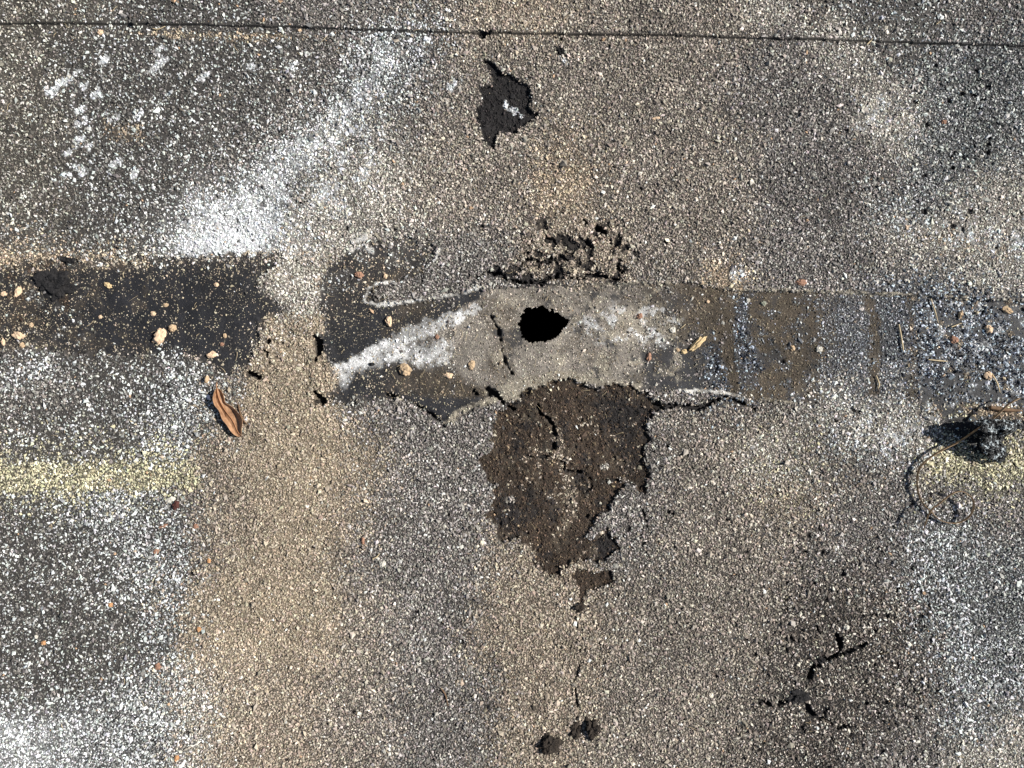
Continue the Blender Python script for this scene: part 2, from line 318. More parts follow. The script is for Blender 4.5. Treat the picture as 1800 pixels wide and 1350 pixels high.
paint('c', poly_mask([(1090,540),(1160,535),(1195,560),(1180,590),(1120,600),(1060,590)], 18, 8, 12, 139)*mM, .5)
paint('k', poly_mask([(1128,622),(1180,600),(1240,620),(1262,600),(1285,690),(1200,690),(1135,680)], 6, 5, 12, 140)*mM, .85)
paint('b', poly_mask([(1240,600),(1262,606),(1284,690),(1240,690)], 8, 5, 10, 141)*mM, .8)
paint('k', poly_mask([(1140,515),(1210,515),(1220,545),(1180,540),(1150,530)], 10, 6, 10, 142)*mM, .6)
paint('k', poly_mask([(1030,505),(1150,512),(1140,535),(1045,530)], 10, 6, 12, 143)*mM, .25)
paint('n', line_mask([(1258,505),(1270,560),(1286,630),(1296,700)], [22,20,13,7], 6, 4, 14, 144)*mM, .97)
paint('n', poly_mask([(1315,512),(1425,512),(1436,560),(1436,650),(1380,690),(1330,705),(1310,680),(1325,640),(1318,580)], 18, 14, 16, 145)*mM, .85)
paint('b', poly_mask([(1295,520),(1316,520),(1316,600),(1350,640),(1330,660),(1296,650),(1290,600)], 6, 5, 10, 146)*mM, .8)
paint('n', line_mask([(1525,518),(1538,560),(1538,690)], [9,10,9], 8, 5, 12, 147)*mM, .8)
paint('n', line_mask([(1600,518),(1608,600),(1606,700)], [5,7,8], 10, 6, 12, 148)*mM, .6)
paint('c', line_mask([(1500,514),(1570,517),(1640,520)], 3, 4, 4, 12, 149)*mM, .6)
paint('k', poly_mask([(1640,522),(1800,534),(2000,540),(2000,575),(1800,570),(1690,545)], 12, 12, 14, 150)*mM, .7)
paint('b', poly_mask([(1615,525),(1800,545),(2100,550),(2100,720),(1620,700)], 20, 10, 14, 148), .75)
paint('x', poly_mask([(1640,380),(1800,400),(2000,400),(2000,450),(1800,450),(1700,425)], 30, 14, 20, 149), .7)
paint('w', poly_mask([(1640,395),(1800,415),(2000,415),(2000,440),(1800,440),(1700,418)], 20, 14, 20, 150), .8)
paint('o', poly_mask([(1690,712),(1770,708),(1800,720),(1800,735),(1710,732)], 8, 5, 10, 151), .85)
paint('o', poly_mask([(1245,465),(1280,465),(1310,490),(1300,512),(1262,508),(1240,490)], 14, 8, 12, 152), .85)
paint('W', poly_mask([(1285,472),(1310,475),(1305,495),(1285,495)], 12, 6, 10, 153), .5)
paint('o', poly_mask([(960,310),(1000,290),(1040,300),(1030,340),(980,390),(950,340)], 40, 16, 12, 154), .45)
paint('t', poly_mask([(950,380),(1100,400),(1110,495),(1000,500),(900,480),(920,430)], 20, 10, 20, 155), .8)
paint('o', poly_mask([(200,56),(330,56),(500,60),(560,66),(440,72),(300,66)], 8, 6, 12, 156), .6)
paint('o', poly_mask([(180,215),(250,225),(250,250),(190,240)], 18, 8, 10, 157), .45)
paint('y', poly_mask([(-200,816),(200,816),(345,820),(350,855),(200,862),(-200,868)], 10, 6, 14, 158), .8)
paint('y', poly_mask([(1640,795),(1700,800),(1800,790),(2000,790),(2000,828),(1800,828),(1650,822)], 12, 8, 14, 159), .5)
paint('y', poly_mask([(1280,760),(1440,770),(1440,900),(1320,900)], 60, 20, 24, 160), .12)
paint('w', poly_mask([(-200,1290),(60,1285),(180,1300),(230,1350),(200,1510),(-200,1510)], 40, 20, 24, 161), .7)
paint('w', line_mask([(740,60),(690,110),(650,170),(600,230),(540,270),(480,310),(450,350)], [40,46,50,54,50,46,40], 70, 22, 24, 162), .8)
paint('W', line_mask([(680,90),(620,190),(590,225),(490,300),(460,350),(440,380)], [6,14,18,24,30,30], 40, 22, 18, 163), .55)
paint('w', line_mask([(1655,920),(1660,1000),(1680,1080),(1710,1150),(1790,1200)], [22,24,24,30,26], 34, 16, 24, 164), .7)
paint('w', line_mask([(300,900),(315,980),(305,1050),(290,1120)], [10,16,20,14], 26, 14, 20, 165), .7)
paint('w', line_mask([(300,630),(318,690),(312,740),(325,770)], [10,14,18,14], 26, 14, 20, 166), .7)
paint('w', poly_mask([(0,640),(60,630),(110,632),(100,660),(0,690)], 24, 12, 18, 167), .7)
paint('x', line_mask([(1450,735),(1530,760),(1620,770)], [16,24,20], 30, 12, 20, 168), .6)
paint('k', poly_mask([(1640,733),(1700,738),(1740,740),(1760,760),(1765,800),(1720,798),(1690,770)], 4, 3, 10, 169), .9)  # black below the torn flap, with its cast shadow to the left painted in
paint('k', poly_mask([(-20,475),(140,478),(150,520),(60,540),(-20,540)], 14, 8, 14, 171)*mL, .6)
# chalk dabs
for q, (cx, cy, L) in enumerate([(127,133,22),(90,160,12),(108,147,12),(148,150,8),(183,107,9),(283,87,13),(286,108,13),(267,123,12),(360,135,14),(440,120,8),(515,117,8),(170,167,9),(143,193,9),(143,213,9),(138,247,9),(160,253,7),(123,267,8),(127,293,9),(147,300,11),(200,207,8),(243,203,7),(203,287,9),(237,303,9),(117,310,7),(795,150,8),(905,187,0)]):
    if L: paint('W', line_mask([(cx-L*.6, cy+L*.4), (cx+L*.6, cy-L*.4)], 4.2, 4, 7, 8, 400+q), .85)
    # (scuffed white fleck inside the small bare patch comes after the patch itself)
# bare patches
paint('q', mP1, 1); paint('p', mP2, 1); paint('p', mP3, 1)
paint('q', poly_mask([(1040,700),(1130,690),(1135,830),(1090,820),(1060,740)], 30, 14, 18, 180)*mP2, .6)
paint('q', poly_mask([(880,860),(930,900),(900,950),(870,910)], 20, 10, 16, 181)*mP2, .7)
paint('q', poly_mask([(1040,940),(1080,930),(1085,985),(1040,980)], 14, 8, 16, 182)*mP2, .8)
paint('t', line_mask([(968,735),(985,770),(1000,840),(1005,900)], [6,8,5,9], 8, 8, 10, 183)*mP2, .35)
paint('t', line_mask([(930,790),(985,800),(1000,830)], 3, 4, 5, 10, 184)*mP2, .5)
paint('x', line_mask([(1060,848),(1090,844),(1120,852)], 2, 3, 2, 10, 185)*mP2, .6)
for (cx, cy, r) in [(1063,821,5),(898,880,7),(1100,800,0),(965,877,3)]:
    if r: paint('x', line_mask([(cx-2,cy),(cx+2,cy)], r, 3, 3, 8, 190+r), .9)
paint('W', line_mask([(889,180),(893,190),(900,188),(905,195),(914,200)], [3,3,3,5,3], 2, 4, 6, 191), .95)
paint('W', line_mask([(985,102),(992,112),(990,106)], [3,4,4], 3, 4, 6, 192), .6)
# pale dried beads along the seams
LINES = [([(640,530),(648,505),(665,497),(690,496)], 2.2), ([(734,474),(750,468),(765,455),(770,440)], 2.5), ([(660,414),(672,426)], 3),
         ([(640,530),(665,536),(720,530),(780,520),(810,516),(845,504)], 3.2), ([(1195,685),(1215,688),(1235,686),(1265,690),(1300,694)], 2.6),
         ([(690,698),(720,706),(745,718)], 1.8), ([(782,742),(795,730),(830,712),(870,702)], 4.5), ([(1040,500),(1140,497),(1200,497)], 1.2), ([(1290,510),(1440,511),(1520,515),(1640,520),(1700,524)], 2.0),
         ([(1335,702),(1400,708)], 2.4), ([(605,440),(640,432),(652,440)], 5), ([(620,425),(640,418)], 6)]
bl = lambda s, sd, t, k: np.clip((fbm(X, Y, s, sd, 4, .65)-t)*k, 0, 1)
paint('n', bl(30, 700, .12, 6)*mM*((X > 660) & (X < 1300)), .35)
paint('c', bl(26, 710, .12, 6)*mM*((X > 850) & (X < 1200)), .7)
paint('k', bl(34, 720, .25, 7)*mM*((X > 850) & (X < 1290)), .8)
paint('d', bl(24, 730, -.05, 5)*mM*((X < 780) & (Y < 520)), .75)
paint('j', bl(26, 735, .0, 4)*mL, .5); paint('j', mL*np.clip((492-Y)/30, 0, 1), .7); paint('j', mL*np.clip((170-X)/120, 0, .8), .8); paint('j', bl(26, 737, -.1, 4)*mM*(X < 800), .5)
paint('n', bl(24, 740, .10, 6)*mL*(X < 260), .35); paint('d', bl(14, 745, .16, 7)*mL*((X < 170) | (Y < 480)), .75)
paint('p', bl(40, 750, .15, 5)*mL*(X < 120), .6)
paint('g', bl(14, 760, .1, 6)*((X > 1130) & (X < 1290))*mM, .5)
paint('t', bl(14, 770, .22, 6)*mP2, .35); paint('q', bl(40, 775, .12, 6)*mP2, .6); paint('n', bl(30, 777, .2, 6)*mP2, .5)
paint('W', bl(12, 780, .12, 6)*((X > 1620) & (Y > 530) & (Y < 720)), .45); paint('k', bl(18, 785, .10, 6)*((X > 1620) & (Y > 530) & (Y < 740)), .9)
paint('o', bl(20, 790, .28, 6)*((X > 1600) & (Y > 520) & (Y < 740)), .7)
for q, (M_, kk) in enumerate(((mL, 'mx'), (mM*(X < 800), 'gx'))):
    # grit trodden over the rims of the strips
    b_ = M_.copy()
    for _ in range(7): b_[1:-1, 1:-1] = (b_[:-2, 1:-1]+b_[2:, 1:-1]+b_[1:-1, :-2]+b_[1:-1, 2:]+b_[1:-1, 1:-1])/5
    for _ in range(10): b_[2:-2, 2:-2] = (b_[:-4, 2:-2]+b_[4:, 2:-2]+b_[2:-2, :-4]+b_[2:-2, 4:]+b_[2:-2, 2:-2])/5
    rim = np.clip(1.25-b_*1.25, 0, 1)*M_
    paint(kk[0], rim*bl(16, 800+q, -.25, 3), .75); paint(kk[1], rim*bl(12, 810+q, .1, 5), .6)
paint('r', bl(16, 820, .0, 4)*mM*((X > 1300) & (X < 1440)), .55); paint('k', bl(26, 822, .15, 5)*mM*((X > 1300) & (X < 1440)), .5)
paint('x', bl(14, 824, .1, 5)*((X > 600) & (X < 780) & (Y > 415) & (Y < 470)), .35)
bead = np.zeros((NY, NX), np.float32)
for q, (p, w) in enumerate(LINES):
    m = line_mask(p, w*.95, 2, 3, 8, 500+q)*np.clip(1.2+2*fbm(X, Y, 16, 540+q, 2), 0, 1); paint('c', m, .95); bead = np.maximum(bead, m)
    if q in (0, 1, 3, 4, 10, 11): paint('V', m, .6)
paint('c', poly_mask([(782,742),(800,722),(850,706),(872,700),(862,712),(820,722),(798,744)], 4, 4, 9, 850), .8)
paint('k', poly_mask([(690,694),(745,700),(800,700),(850,700),(800,722),(784,742),(760,728),(735,706)], 4, 4, 12, 851), .85)
paint('V', bl(18, 852, .05, 6)*poly_mask([(1080,535),(1160,530),(1200,560),(1170,600),(1060,600),(1010,580)], 20, 12, 14, 853), .6)
for M_, a_ in ((poly_mask([(1600,385),(1680,380),(1760,400),(2000,392),(2000,455),(1760,450),(1660,430)], 40, 26, 26, 870), .75), (poly_mask([(1490,165),(1540,175),(1590,210),(1600,240),(1540,230),(1500,200)], 36, 24, 20, 871), .7),
               (poly_mask([(1480,725),(1560,725),(1640,740),(1630,800),(1560,790)], 50, 24, 24, 872), .55), (poly_mask([(560,250),(640,180),(690,240),(640,380),(520,420)], 70, 26, 30, 873), .5)):
    paint('x', M_, a_); paint('W', M_*bl(14, 875, .0, 4), .55)
paint('o', poly_mask([(1600,400),(1700,410),(1780,430),(1780,450),(1650,435)], 30, 20, 20, 876), .25)
paint('u', poly_mask([(1440,960),(1560,1000),(1640,1120),(1640,1290),(1500,1350),(1380,1240),(1440,1100)], 90, 36, 40, 877), .4)
paint('t', line_mask([(968,735),(978,775),(985,810),(1000,850),(1003,900),(990,930)], [5,7,5,8,9,6], 6, 9, 9, 878)*mP2, .4)
paint('t', line_mask([(905,812),(940,800),(975,806)], 2, 4, 7, 9, 879)*mP2, .5)
paint('d', poly_mask([(-200,930),(180,930),(250,1040),(250,1180),(60,1260),(-200,1260)], 60, 26, 26, 881), .45)
# granules knocked out in scattered spots
spots = [(1718,123,5),(1720,140,6),(1693,165,4),(1711,167,5),(1726,175,5),(1669,177,6),(1738,253,5),(1735,268,5),(1694,275,5),(1676,295,4),(1625,372,6),(1705,370,7),(1675,398,6),(1630,218,5),(1723,190,4),(850,62,8),(985,92,9),(1377,636,6),(1175,900,4),(570,250,3),(1370,425,6),(868,260,4),(1560,625,4),(1170,425,5),(790,905,4)]
gone = np.zeros((NY, NX), np.float32)
for q, (cx, cy, r) in enumerate(spots): gone = np.maximum(gone, line_mask([(cx-1, cy), (cx+1, cy)], r*.62, 2, 2.5, 7, 600+q))
rr = fbm(X, Y, 16, 640, 2); g2 = np.clip((rr-.68)*14, 0, 1)*np.where((X > 1600) & (X < 1760) & (Y < 440) & (Y > 110), .9, .0)
gone = np.maximum(gone, g2)
rz = poly_mask([(925,400),(1000,376),(1090,390),(1120,440),(1120,500),(830,498),(830,478),(900,455)], 24, 10, 20, 210)
g3 = np.clip((fbm(X, Y, 26, 660, 4, .65)-.20)*9, 0, 1)*rz
rz2 = poly_mask([(1300,900),(1640,900),(1640,1350),(1300,1350)], 120, 30, 40, 211)
g3 = np.maximum(g3, np.clip((fbm(X, Y, 14, 670, 3, .6)-.47)*9, 0, 1)*rz2)
g3 = np.maximum(g3, np.clip((fbm(X, Y, 12, 680, 3, .6)-.64)*9, 0, 1)*(Y > 100))
g3 *= 1-np.maximum(mL, mM)
gone = np.maximum(gone, g3)
paint('q', gone, .8)
paint('q', np.clip(crack*1.4-.2, 0, 1), .85)
WT /= WT.sum(-1, keepdims=True)

# ------------------------------------------------------------------ height (mm)
sheet = 0.5*fbm(X, Y, 260, 30, 3)*2+0.35*fbm(X, Y, 60, 34, 3)
H = sheet.copy()
rough = np.maximum(poly_mask([(920,390),(1100,380),(1115,500),(830,500),(830,478),(910,460)], 20, 10, 20, 200), poly_mask([(440,560),(560,560),(595,690),(560,720),(440,700)], 24, 10, 20, 201))
H += rough*(2.1*fbm(X, Y, 30, 38, 4, .6)+.4)
H += (WT[..., KI['T']]+.6*WT[..., KI['t']])*.9*fbm(X, Y, 13, 41, 3, .6)
H -= mM*1.1; H -= mL*1.0
H += mM*WT[..., KI['l']]*(.3*fbm(X, Y, 50, 56, 5, .65))
H -= np.clip(1-np.abs(lapy+5-Y)/9, 0, 1)*.0
H += mM*(WT[..., KI['k']]*.25*fbm(X, Y, 40, 44, 3)+.12*fbm(X, Y, 10, 47, 3))
H += mL*.3*fbm(X, Y, 22, 48, 4, .6)
H -= mP1*1.9+mP2*1.9+mP3*1.0
H += (mP2+mP3+mP1)*(.75*fbm(X, Y, 8, 49, 2, .7)+.7*fbm(X, Y, 45, 52, 3))
H += bead*1.0
H -= gone*1.3
H -= cdep*1.15
# turned-up lip of a loose tongue of felt below the strip (700..780, 700..745)
lip = poly_mask([(690,690),(790,690),(850,700),(800,722),(782,742),(745,716)], 5, 2, 12, 202)
H += lip*1.6
H += WT[..., KI['b']]*1.5*fbm(X, Y, 20, 55, 4, .6)
# small rims beside cracks
fade = np.clip(np.minimum.reduce([X-GX[0], GX[-1]-X, Y-GY[0], GY[-1]-Y])/60, 0, 1)
H = H*fade
H += UP*(1.5+.5*vnoise(X, Y*0, 120, 92))
Hs = H.copy()
H = np.where(mH > .5, -70.0, H)

# ------------------------------------------------------------------ materials
def nodes(m): m.use_nodes = True; return m.node_tree.nodes, m.node_tree.links
def mat_surface():
    m = bpy.data.materials.new("weathered_felt"); n, l = nodes(m); b = n['Principled BSDF']
    at = n.new('ShaderNodeAttribute'); at.attribute_name = 'tone'
    ar = n.new('ShaderNodeAttribute'); ar.attribute_name = 'rough'
    tc = n.new('ShaderNodeTexCoord')
    n1 = n.new('ShaderNodeTexNoise'); n1.inputs['Scale'].default_value = 900; n1.inputs['Detail'].default_value = 6; n1.inputs['Roughness'].default_value = .75
    l.new(tc.outputs['Object'], n1.inputs['Vector'])
    r1 = n.new('ShaderNodeMapRange'); r1.inputs[1].default_value = .3; r1.inputs[2].default_value = .7; r1.inputs[3].default_value = .55; r1.inputs[4].default_value = 1.5
    l.new(n1.outputs['Fac'], r1.inputs[0])
    n2 = n.new('ShaderNodeTexNoise'); n2.inputs['Scale'].default_value = 130; n2.inputs['Detail'].default_value = 5
    l.new(tc.outputs['Object'], n2.inputs['Vector'])
    r2 = n.new('ShaderNodeMapRange'); r2.inputs[1].default_value = .3; r2.inputs[2].default_value = .7; r2.inputs[3].default_value = .75; r2.inputs[4].default_value = 1.25
    l.new(n2.outputs['Fac'], r2.inputs[0])
    mm = n.new('ShaderNodeMath'); mm.operation = 'MULTIPLY'; l.new(r1.outputs[0], mm.inputs[0]); l.new(r2.outputs[0], mm.inputs[1])
    mx = n.new('ShaderNodeVectorMath'); mx.operation = 'SCALE'; l.new(at.outputs['Color'], mx.inputs[0]); l.new(mm.outputs[0], mx.inputs['Scale'])
    l.new(mx.outputs[0], b.inputs['Base Color']); l.new(ar.outputs['Fac'], b.inputs['Roughness'])
    b.inputs['Specular IOR Level'].default_value = .35
    bp = n.new('ShaderNodeBump'); bp.inputs['Strength'].default_value = .8; bp.inputs['Distance'].default_value = .0005
    l.new(n1.outputs['Fac'], bp.inputs['Height']); l.new(bp.outputs[0], b.inputs['Normal'])
    return m
def mat_granule(name, spec=.4, rough=.65):
    m = bpy.data.materials.new(name); n, l = nodes(m); b = n['Principled BSDF']
    at = n.new('ShaderNodeAttribute'); at.attribute_name = 'tone'
    tc = n.new('ShaderNodeTexCoord'); n1 = n.new('ShaderNodeTexNoise'); n1.inputs['Scale'].default_value = 1500
    l.new(tc.outputs['Object'], n1.inputs['Vector'])
    r1 = n.new('ShaderNodeMapRange'); r1.inputs[3].default_value = .75; r1.inputs[4].default_value = 1.25; l.new(n1.outputs['Fac'], r1.inputs[0])
    mx = n.new('ShaderNodeVectorMath'); mx.operation = 'SCALE'; l.new(at.outputs['Color'], mx.inputs[0]); l.new(r1.outputs[0], mx.inputs['Scale'])
    l.new(mx.outputs[0], b.inputs['Base Color']); b.inputs['Roughness'].default_value = rough; b.inputs['Specular IOR Level'].default_value = spec
    return m
def mat_far():
    m = bpy.data.materials.new("distant_felt"); n, l = nodes(m); b = n['Principled BSDF']
    tc = n.new('ShaderNodeTexCoord')
    v = n.new('ShaderNodeTexVoronoi'); v.inputs['Scale'].default_value = 620; l.new(tc.outputs['Object'], v.inputs['Vector'])
    s = n.new('ShaderNodeSeparateColor'); l.new(v.outputs['Color'], s.inputs[0])
    r = n.new('ShaderNodeValToRGB'); r.color_ramp.interpolation = 'CONSTANT'
    cols = [(0, (40,38,36)), (.3, (120,112,102)), (.6, (175,163,145)), (.85, (220,215,205))]
    e = r.color_ramp.elements; e[0].position = 0; e[0].color = (*lin(cols[0][1]), 1); e[1].position = .3; e[1].color = (*lin(cols[1][1]), 1)
    for p, c in cols[2:]: q = e.new(p); q.color = (*lin(c), 1)
    l.new(s.outputs[0], r.inputs[0])
    n2 = n.new('ShaderNodeTexNoise'); n2.inputs['Scale'].default_value = 6; n2.inputs['Detail'].default_value = 6; l.new(tc.outputs['Object'], n2.inputs['Vector'])
    r2 = n.new('ShaderNodeMapRange'); r2.inputs[1].default_value = .3; r2.inputs[2].default_value = .7; r2.inputs[3].default_value = .5; r2.inputs[4].default_value = 1.1; l.new(n2.outputs['Fac'], r2.inputs[0])
    mx = n.new('ShaderNodeVectorMath'); mx.operation = 'SCALE'; l.new(r.outputs[0], mx.inputs[0]); l.new(r2.outputs[0], mx.inputs['Scale'])
    l.new(mx.outputs[0], b.inputs['Base Color']); b.inputs['Roughness'].default_value = .85
    bp = n.new('ShaderNodeBump'); bp.inputs['Strength'].default_value = 1; bp.inputs['Distance'].default_value = .0012; bp.invert = True
    l.new(v.outputs['Distance'], bp.inputs['Height']); l.new(bp.outputs[0], b.inputs['Normal'])
    return m
def mat_plain(name, rgb, rough=.8, var=.35, scale=400, rgb2=None, bump=.0004, spec=.3):
    m = bpy.data.materials.new(name); n, l = nodes(m); b = n['Principled BSDF']
    tc = n.new('ShaderNodeTexCoord'); n1 = n.new('ShaderNodeTexNoise'); n1.inputs['Scale'].default_value = scale; n1.inputs['Detail'].default_value = 5; n1.inputs['Roughness'].default_value = .7
    l.new(tc.outputs['Object'], n1.inputs['Vector'])
    r = n.new('ShaderNodeValToRGB'); e = r.color_ramp.elements
    c = lin(rgb); c2 = lin(rgb2) if rgb2 is not None else c*(1-var)
    e[0].position = .35; e[0].color = (*c2, 1); e[1].position = .62; e[1].color = (*c, 1)
    l.new(n1.outputs['Fac'], r.inputs[0]); l.new(r.outputs[0], b.inputs['Base Color'])
    b.inputs['Roughness'].default_value = rough; b.inputs['Specular IOR Level'].default_value = spec
    if bump:
        bp = n.new('ShaderNodeBump'); bp.inputs['Strength'].default_value = .7; bp.inputs['Distance'].default_value = bump
        l.new(n1.outputs['Fac'], bp.inputs['Height']); l.new(bp.outputs[0], b.inputs['Normal'])
    return m
M_SURF = mat_surface(); M_GRAN = mat_granule("mineral_granule", .25, .75); M_SAND = mat_granule("fine_sand", .2, .9); M_FAR = mat_far()
M_DARK = mat_plain("dark_void", (14,13,13), 1, .3, bump=0, spec=0)  # hole walls: the shade inside the hole is put into this near-black colour

def tag(o, label=None, cat=None, group=None, kind=None):
    if label: o['label'] = label
    if cat: o['category'] = cat
    if group: o['group'] = group
    if kind: o['kind'] = kind
    return o

def mesh_np(name, co, faces, nside, mat, tone=None, rough=None, smooth=False):
    me = bpy.data.meshes.new(name); nv = len(co); nf = len(faces)
    me.vertices.add(nv); me.vertices.foreach_set('co', np.ascontiguousarray(co, np.float32).ravel())
    me.loops.add(nf*nside); me.loops.foreach_set('vertex_index', np.ascontiguousarray(faces, np.int32).ravel())
    me.polygons.add(nf); me.polygons.foreach_set('loop_start', np.arange(0, nf*nside, nside, dtype=np.int32))
    me.polygons.foreach_set('loop_total', np.full(nf, nside, np.int32))
    me.polygons.foreach_set('use_smooth', np.full(nf, smooth))
    me.update(calc_edges=True)
    if tone is not None:
        a = me.attributes.new('tone', 'FLOAT_COLOR', 'POINT'); a.data.foreach_set('color', np.concatenate([tone, np.ones((nv, 1))], 1).astype(np.float32).ravel())
    if rough is not None:
        a = me.attributes.new('rough', 'FLOAT', 'POINT'); a.data.foreach_set('value', rough.astype(np.float32))
    me.materials.append(mat); o = bpy.data.objects.new(name, me); C.objects.link(o); return o

# ------------------------------------------------------------------ the roof surface, split into what it is made of
MC = np.array([lin(K[c][0]) for c in KN], np.float32); MR = np.array([K[c][1] for c in KN], np.float32)
base = WT@MC; rgh = WT@MR
dirt = .7*fbm(X, Y, 35, 60, 4, .6)+.6*fbm(X, Y, 150, 61, 3, .6)
dirt = dirt+mM*.9*fbm(X, Y, 40, 62, 5, .75)+(mP1+mP2)*.5*fbm(X, Y, 30, 63, 5, .7)
base *= np.clip(1+.45*dirt, .3, 2)[..., None]
wx_ = (X-900)*PX; wy_ = (675-Y)*PX
co = np.stack([wx_, wy_, H*.001], -1).reshape(-1, 3)
ii, jj = np.meshgrid(np.arange(NX-1), np.arange(NY-1)); a = (jj*NX+ii).ravel()
quads = np.stack([a, a+NX, a+NX+1, a+1], 1)
fc = lambda A: (A[:-1, :-1]+A[1:, :-1]+A[:-1, 1:]+A[1:, 1:]).ravel()/4
zone = np.zeros(len(quads), int)
zone[fc(mL) > .5] = 2; zone[fc(mM) > .5] = 3
zone[fc(mP1) > .5] = 4; zone[(fc(mP2) > .5)] = 5; zone[(fc(mP3) > .5)] = 6
zone[fc(UP.astype(np.float32)) > .999] = 1
zone[fc((mH > .5).astype(np.float32)) > 0] = 7
names = {0: ('roof_surface', None, None, 'structure'), 1: ('overlapping_roof_sheet', None, None, 'structure'),
 2: ('sealing_strip', 'matt black bitumen strip at the left, strewn with peach crumbs, ending beside the brown leaf', 'bitumen strip', None),
 3: ('sealing_strip', 'smooth taupe and brown bitumen strip around the black hole, running to the right edge', 'bitumen strip', None),
 4: ('bare_patch', 'small star shaped charcoal bare patch with a white fleck, below the sheet edge', 'bare patch', None),
 5: ('bare_patch', 'large cracked dark brown bare patch tapering downwards below the hole', 'bare patch', None),
 6: ('bare_patch', 'tiny dark brown bare spot just under the tip of the large bare patch', 'bare patch', None),
 7: ('hole', 'ragged black hole punched through the taupe strip', 'hole', None)}
tn = base.reshape(-1, 3); rg = rgh.ravel()
for z, (nm, lb, ct, kd) in names.items():
    f = quads[zone == z]
    if not len(f): continue
    uq, inv = np.unique(f, return_inverse=True)
    o = mesh_np(nm, co[uq], inv.reshape(-1, 4), 4, M_DARK if z == 7 else M_SURF, tn[uq], rg[uq], smooth=z in (2, 3))
    tag(o, lb, ct, None, kd)
# the roof going on beyond the photograph
bm = bmesh.new(); x0, x1, y0, y1 = wx_[0, 0], wx_[0, -1], wy_[-1, 0], wy_[0, 0]; R_ = 6.0
def q4(a, b, c, d, za=0, zb=0): bm.faces.new([bm.verts.new(p) for p in ((a, b, za), (c, b, za), (c, d, za), (a, d, za))])
ll = float(wy_[0, 0]-0)  # top edge
yl = (675-float(lapy[0, 0]))*PX; yr = (675-float(lapy[0, -1]))*PX
def quad(ps): bm.faces.new([bm.verts.new(p) for p in ps])
s = (yr-yl)/(x1-x0); yL = yl-(R_+x0)*s*1.0; yR = yr+(R_-x1)*s; zt = .0022
quad([(-R_, -R_, 0), (R_, -R_, 0), (R_, y0, 0), (-R_, y0, 0)])
quad([(-R_, y0, 0), (x0, y0, 0), (x0, yl, 0), (-R_, yl, 0)]); quad([(x1, y0, 0), (R_, y0, 0), (R_, yr, 0), (x1, yr, 0)])
quad([(-R_, yl, zt), (x0, yl, zt), (x0, y1, zt), (-R_, y1, zt)]); quad([(x1, yr, zt), (R_, yr, zt), (R_, y1, zt), (x1, y1, zt)])
quad([(-R_, y1, zt), (R_, y1, zt), (R_, R_, zt), (-R_, R_, zt)])
quad([(-R_, yl, 0), (x0, yl, 0), (x0, yl, zt), (-R_, yl, zt)]); quad([(x1, yr, 0), (R_, yr, 0), (R_, yr, zt), (x1, yr, zt)])
me = bpy.data.meshes.new('roof_beyond'); bm.to_mesh(me); bm.free(); me.materials.append(M_FAR)
o = bpy.data.objects.new('roof_beyond', me); C.objects.link(o); tag(o, kind='structure')

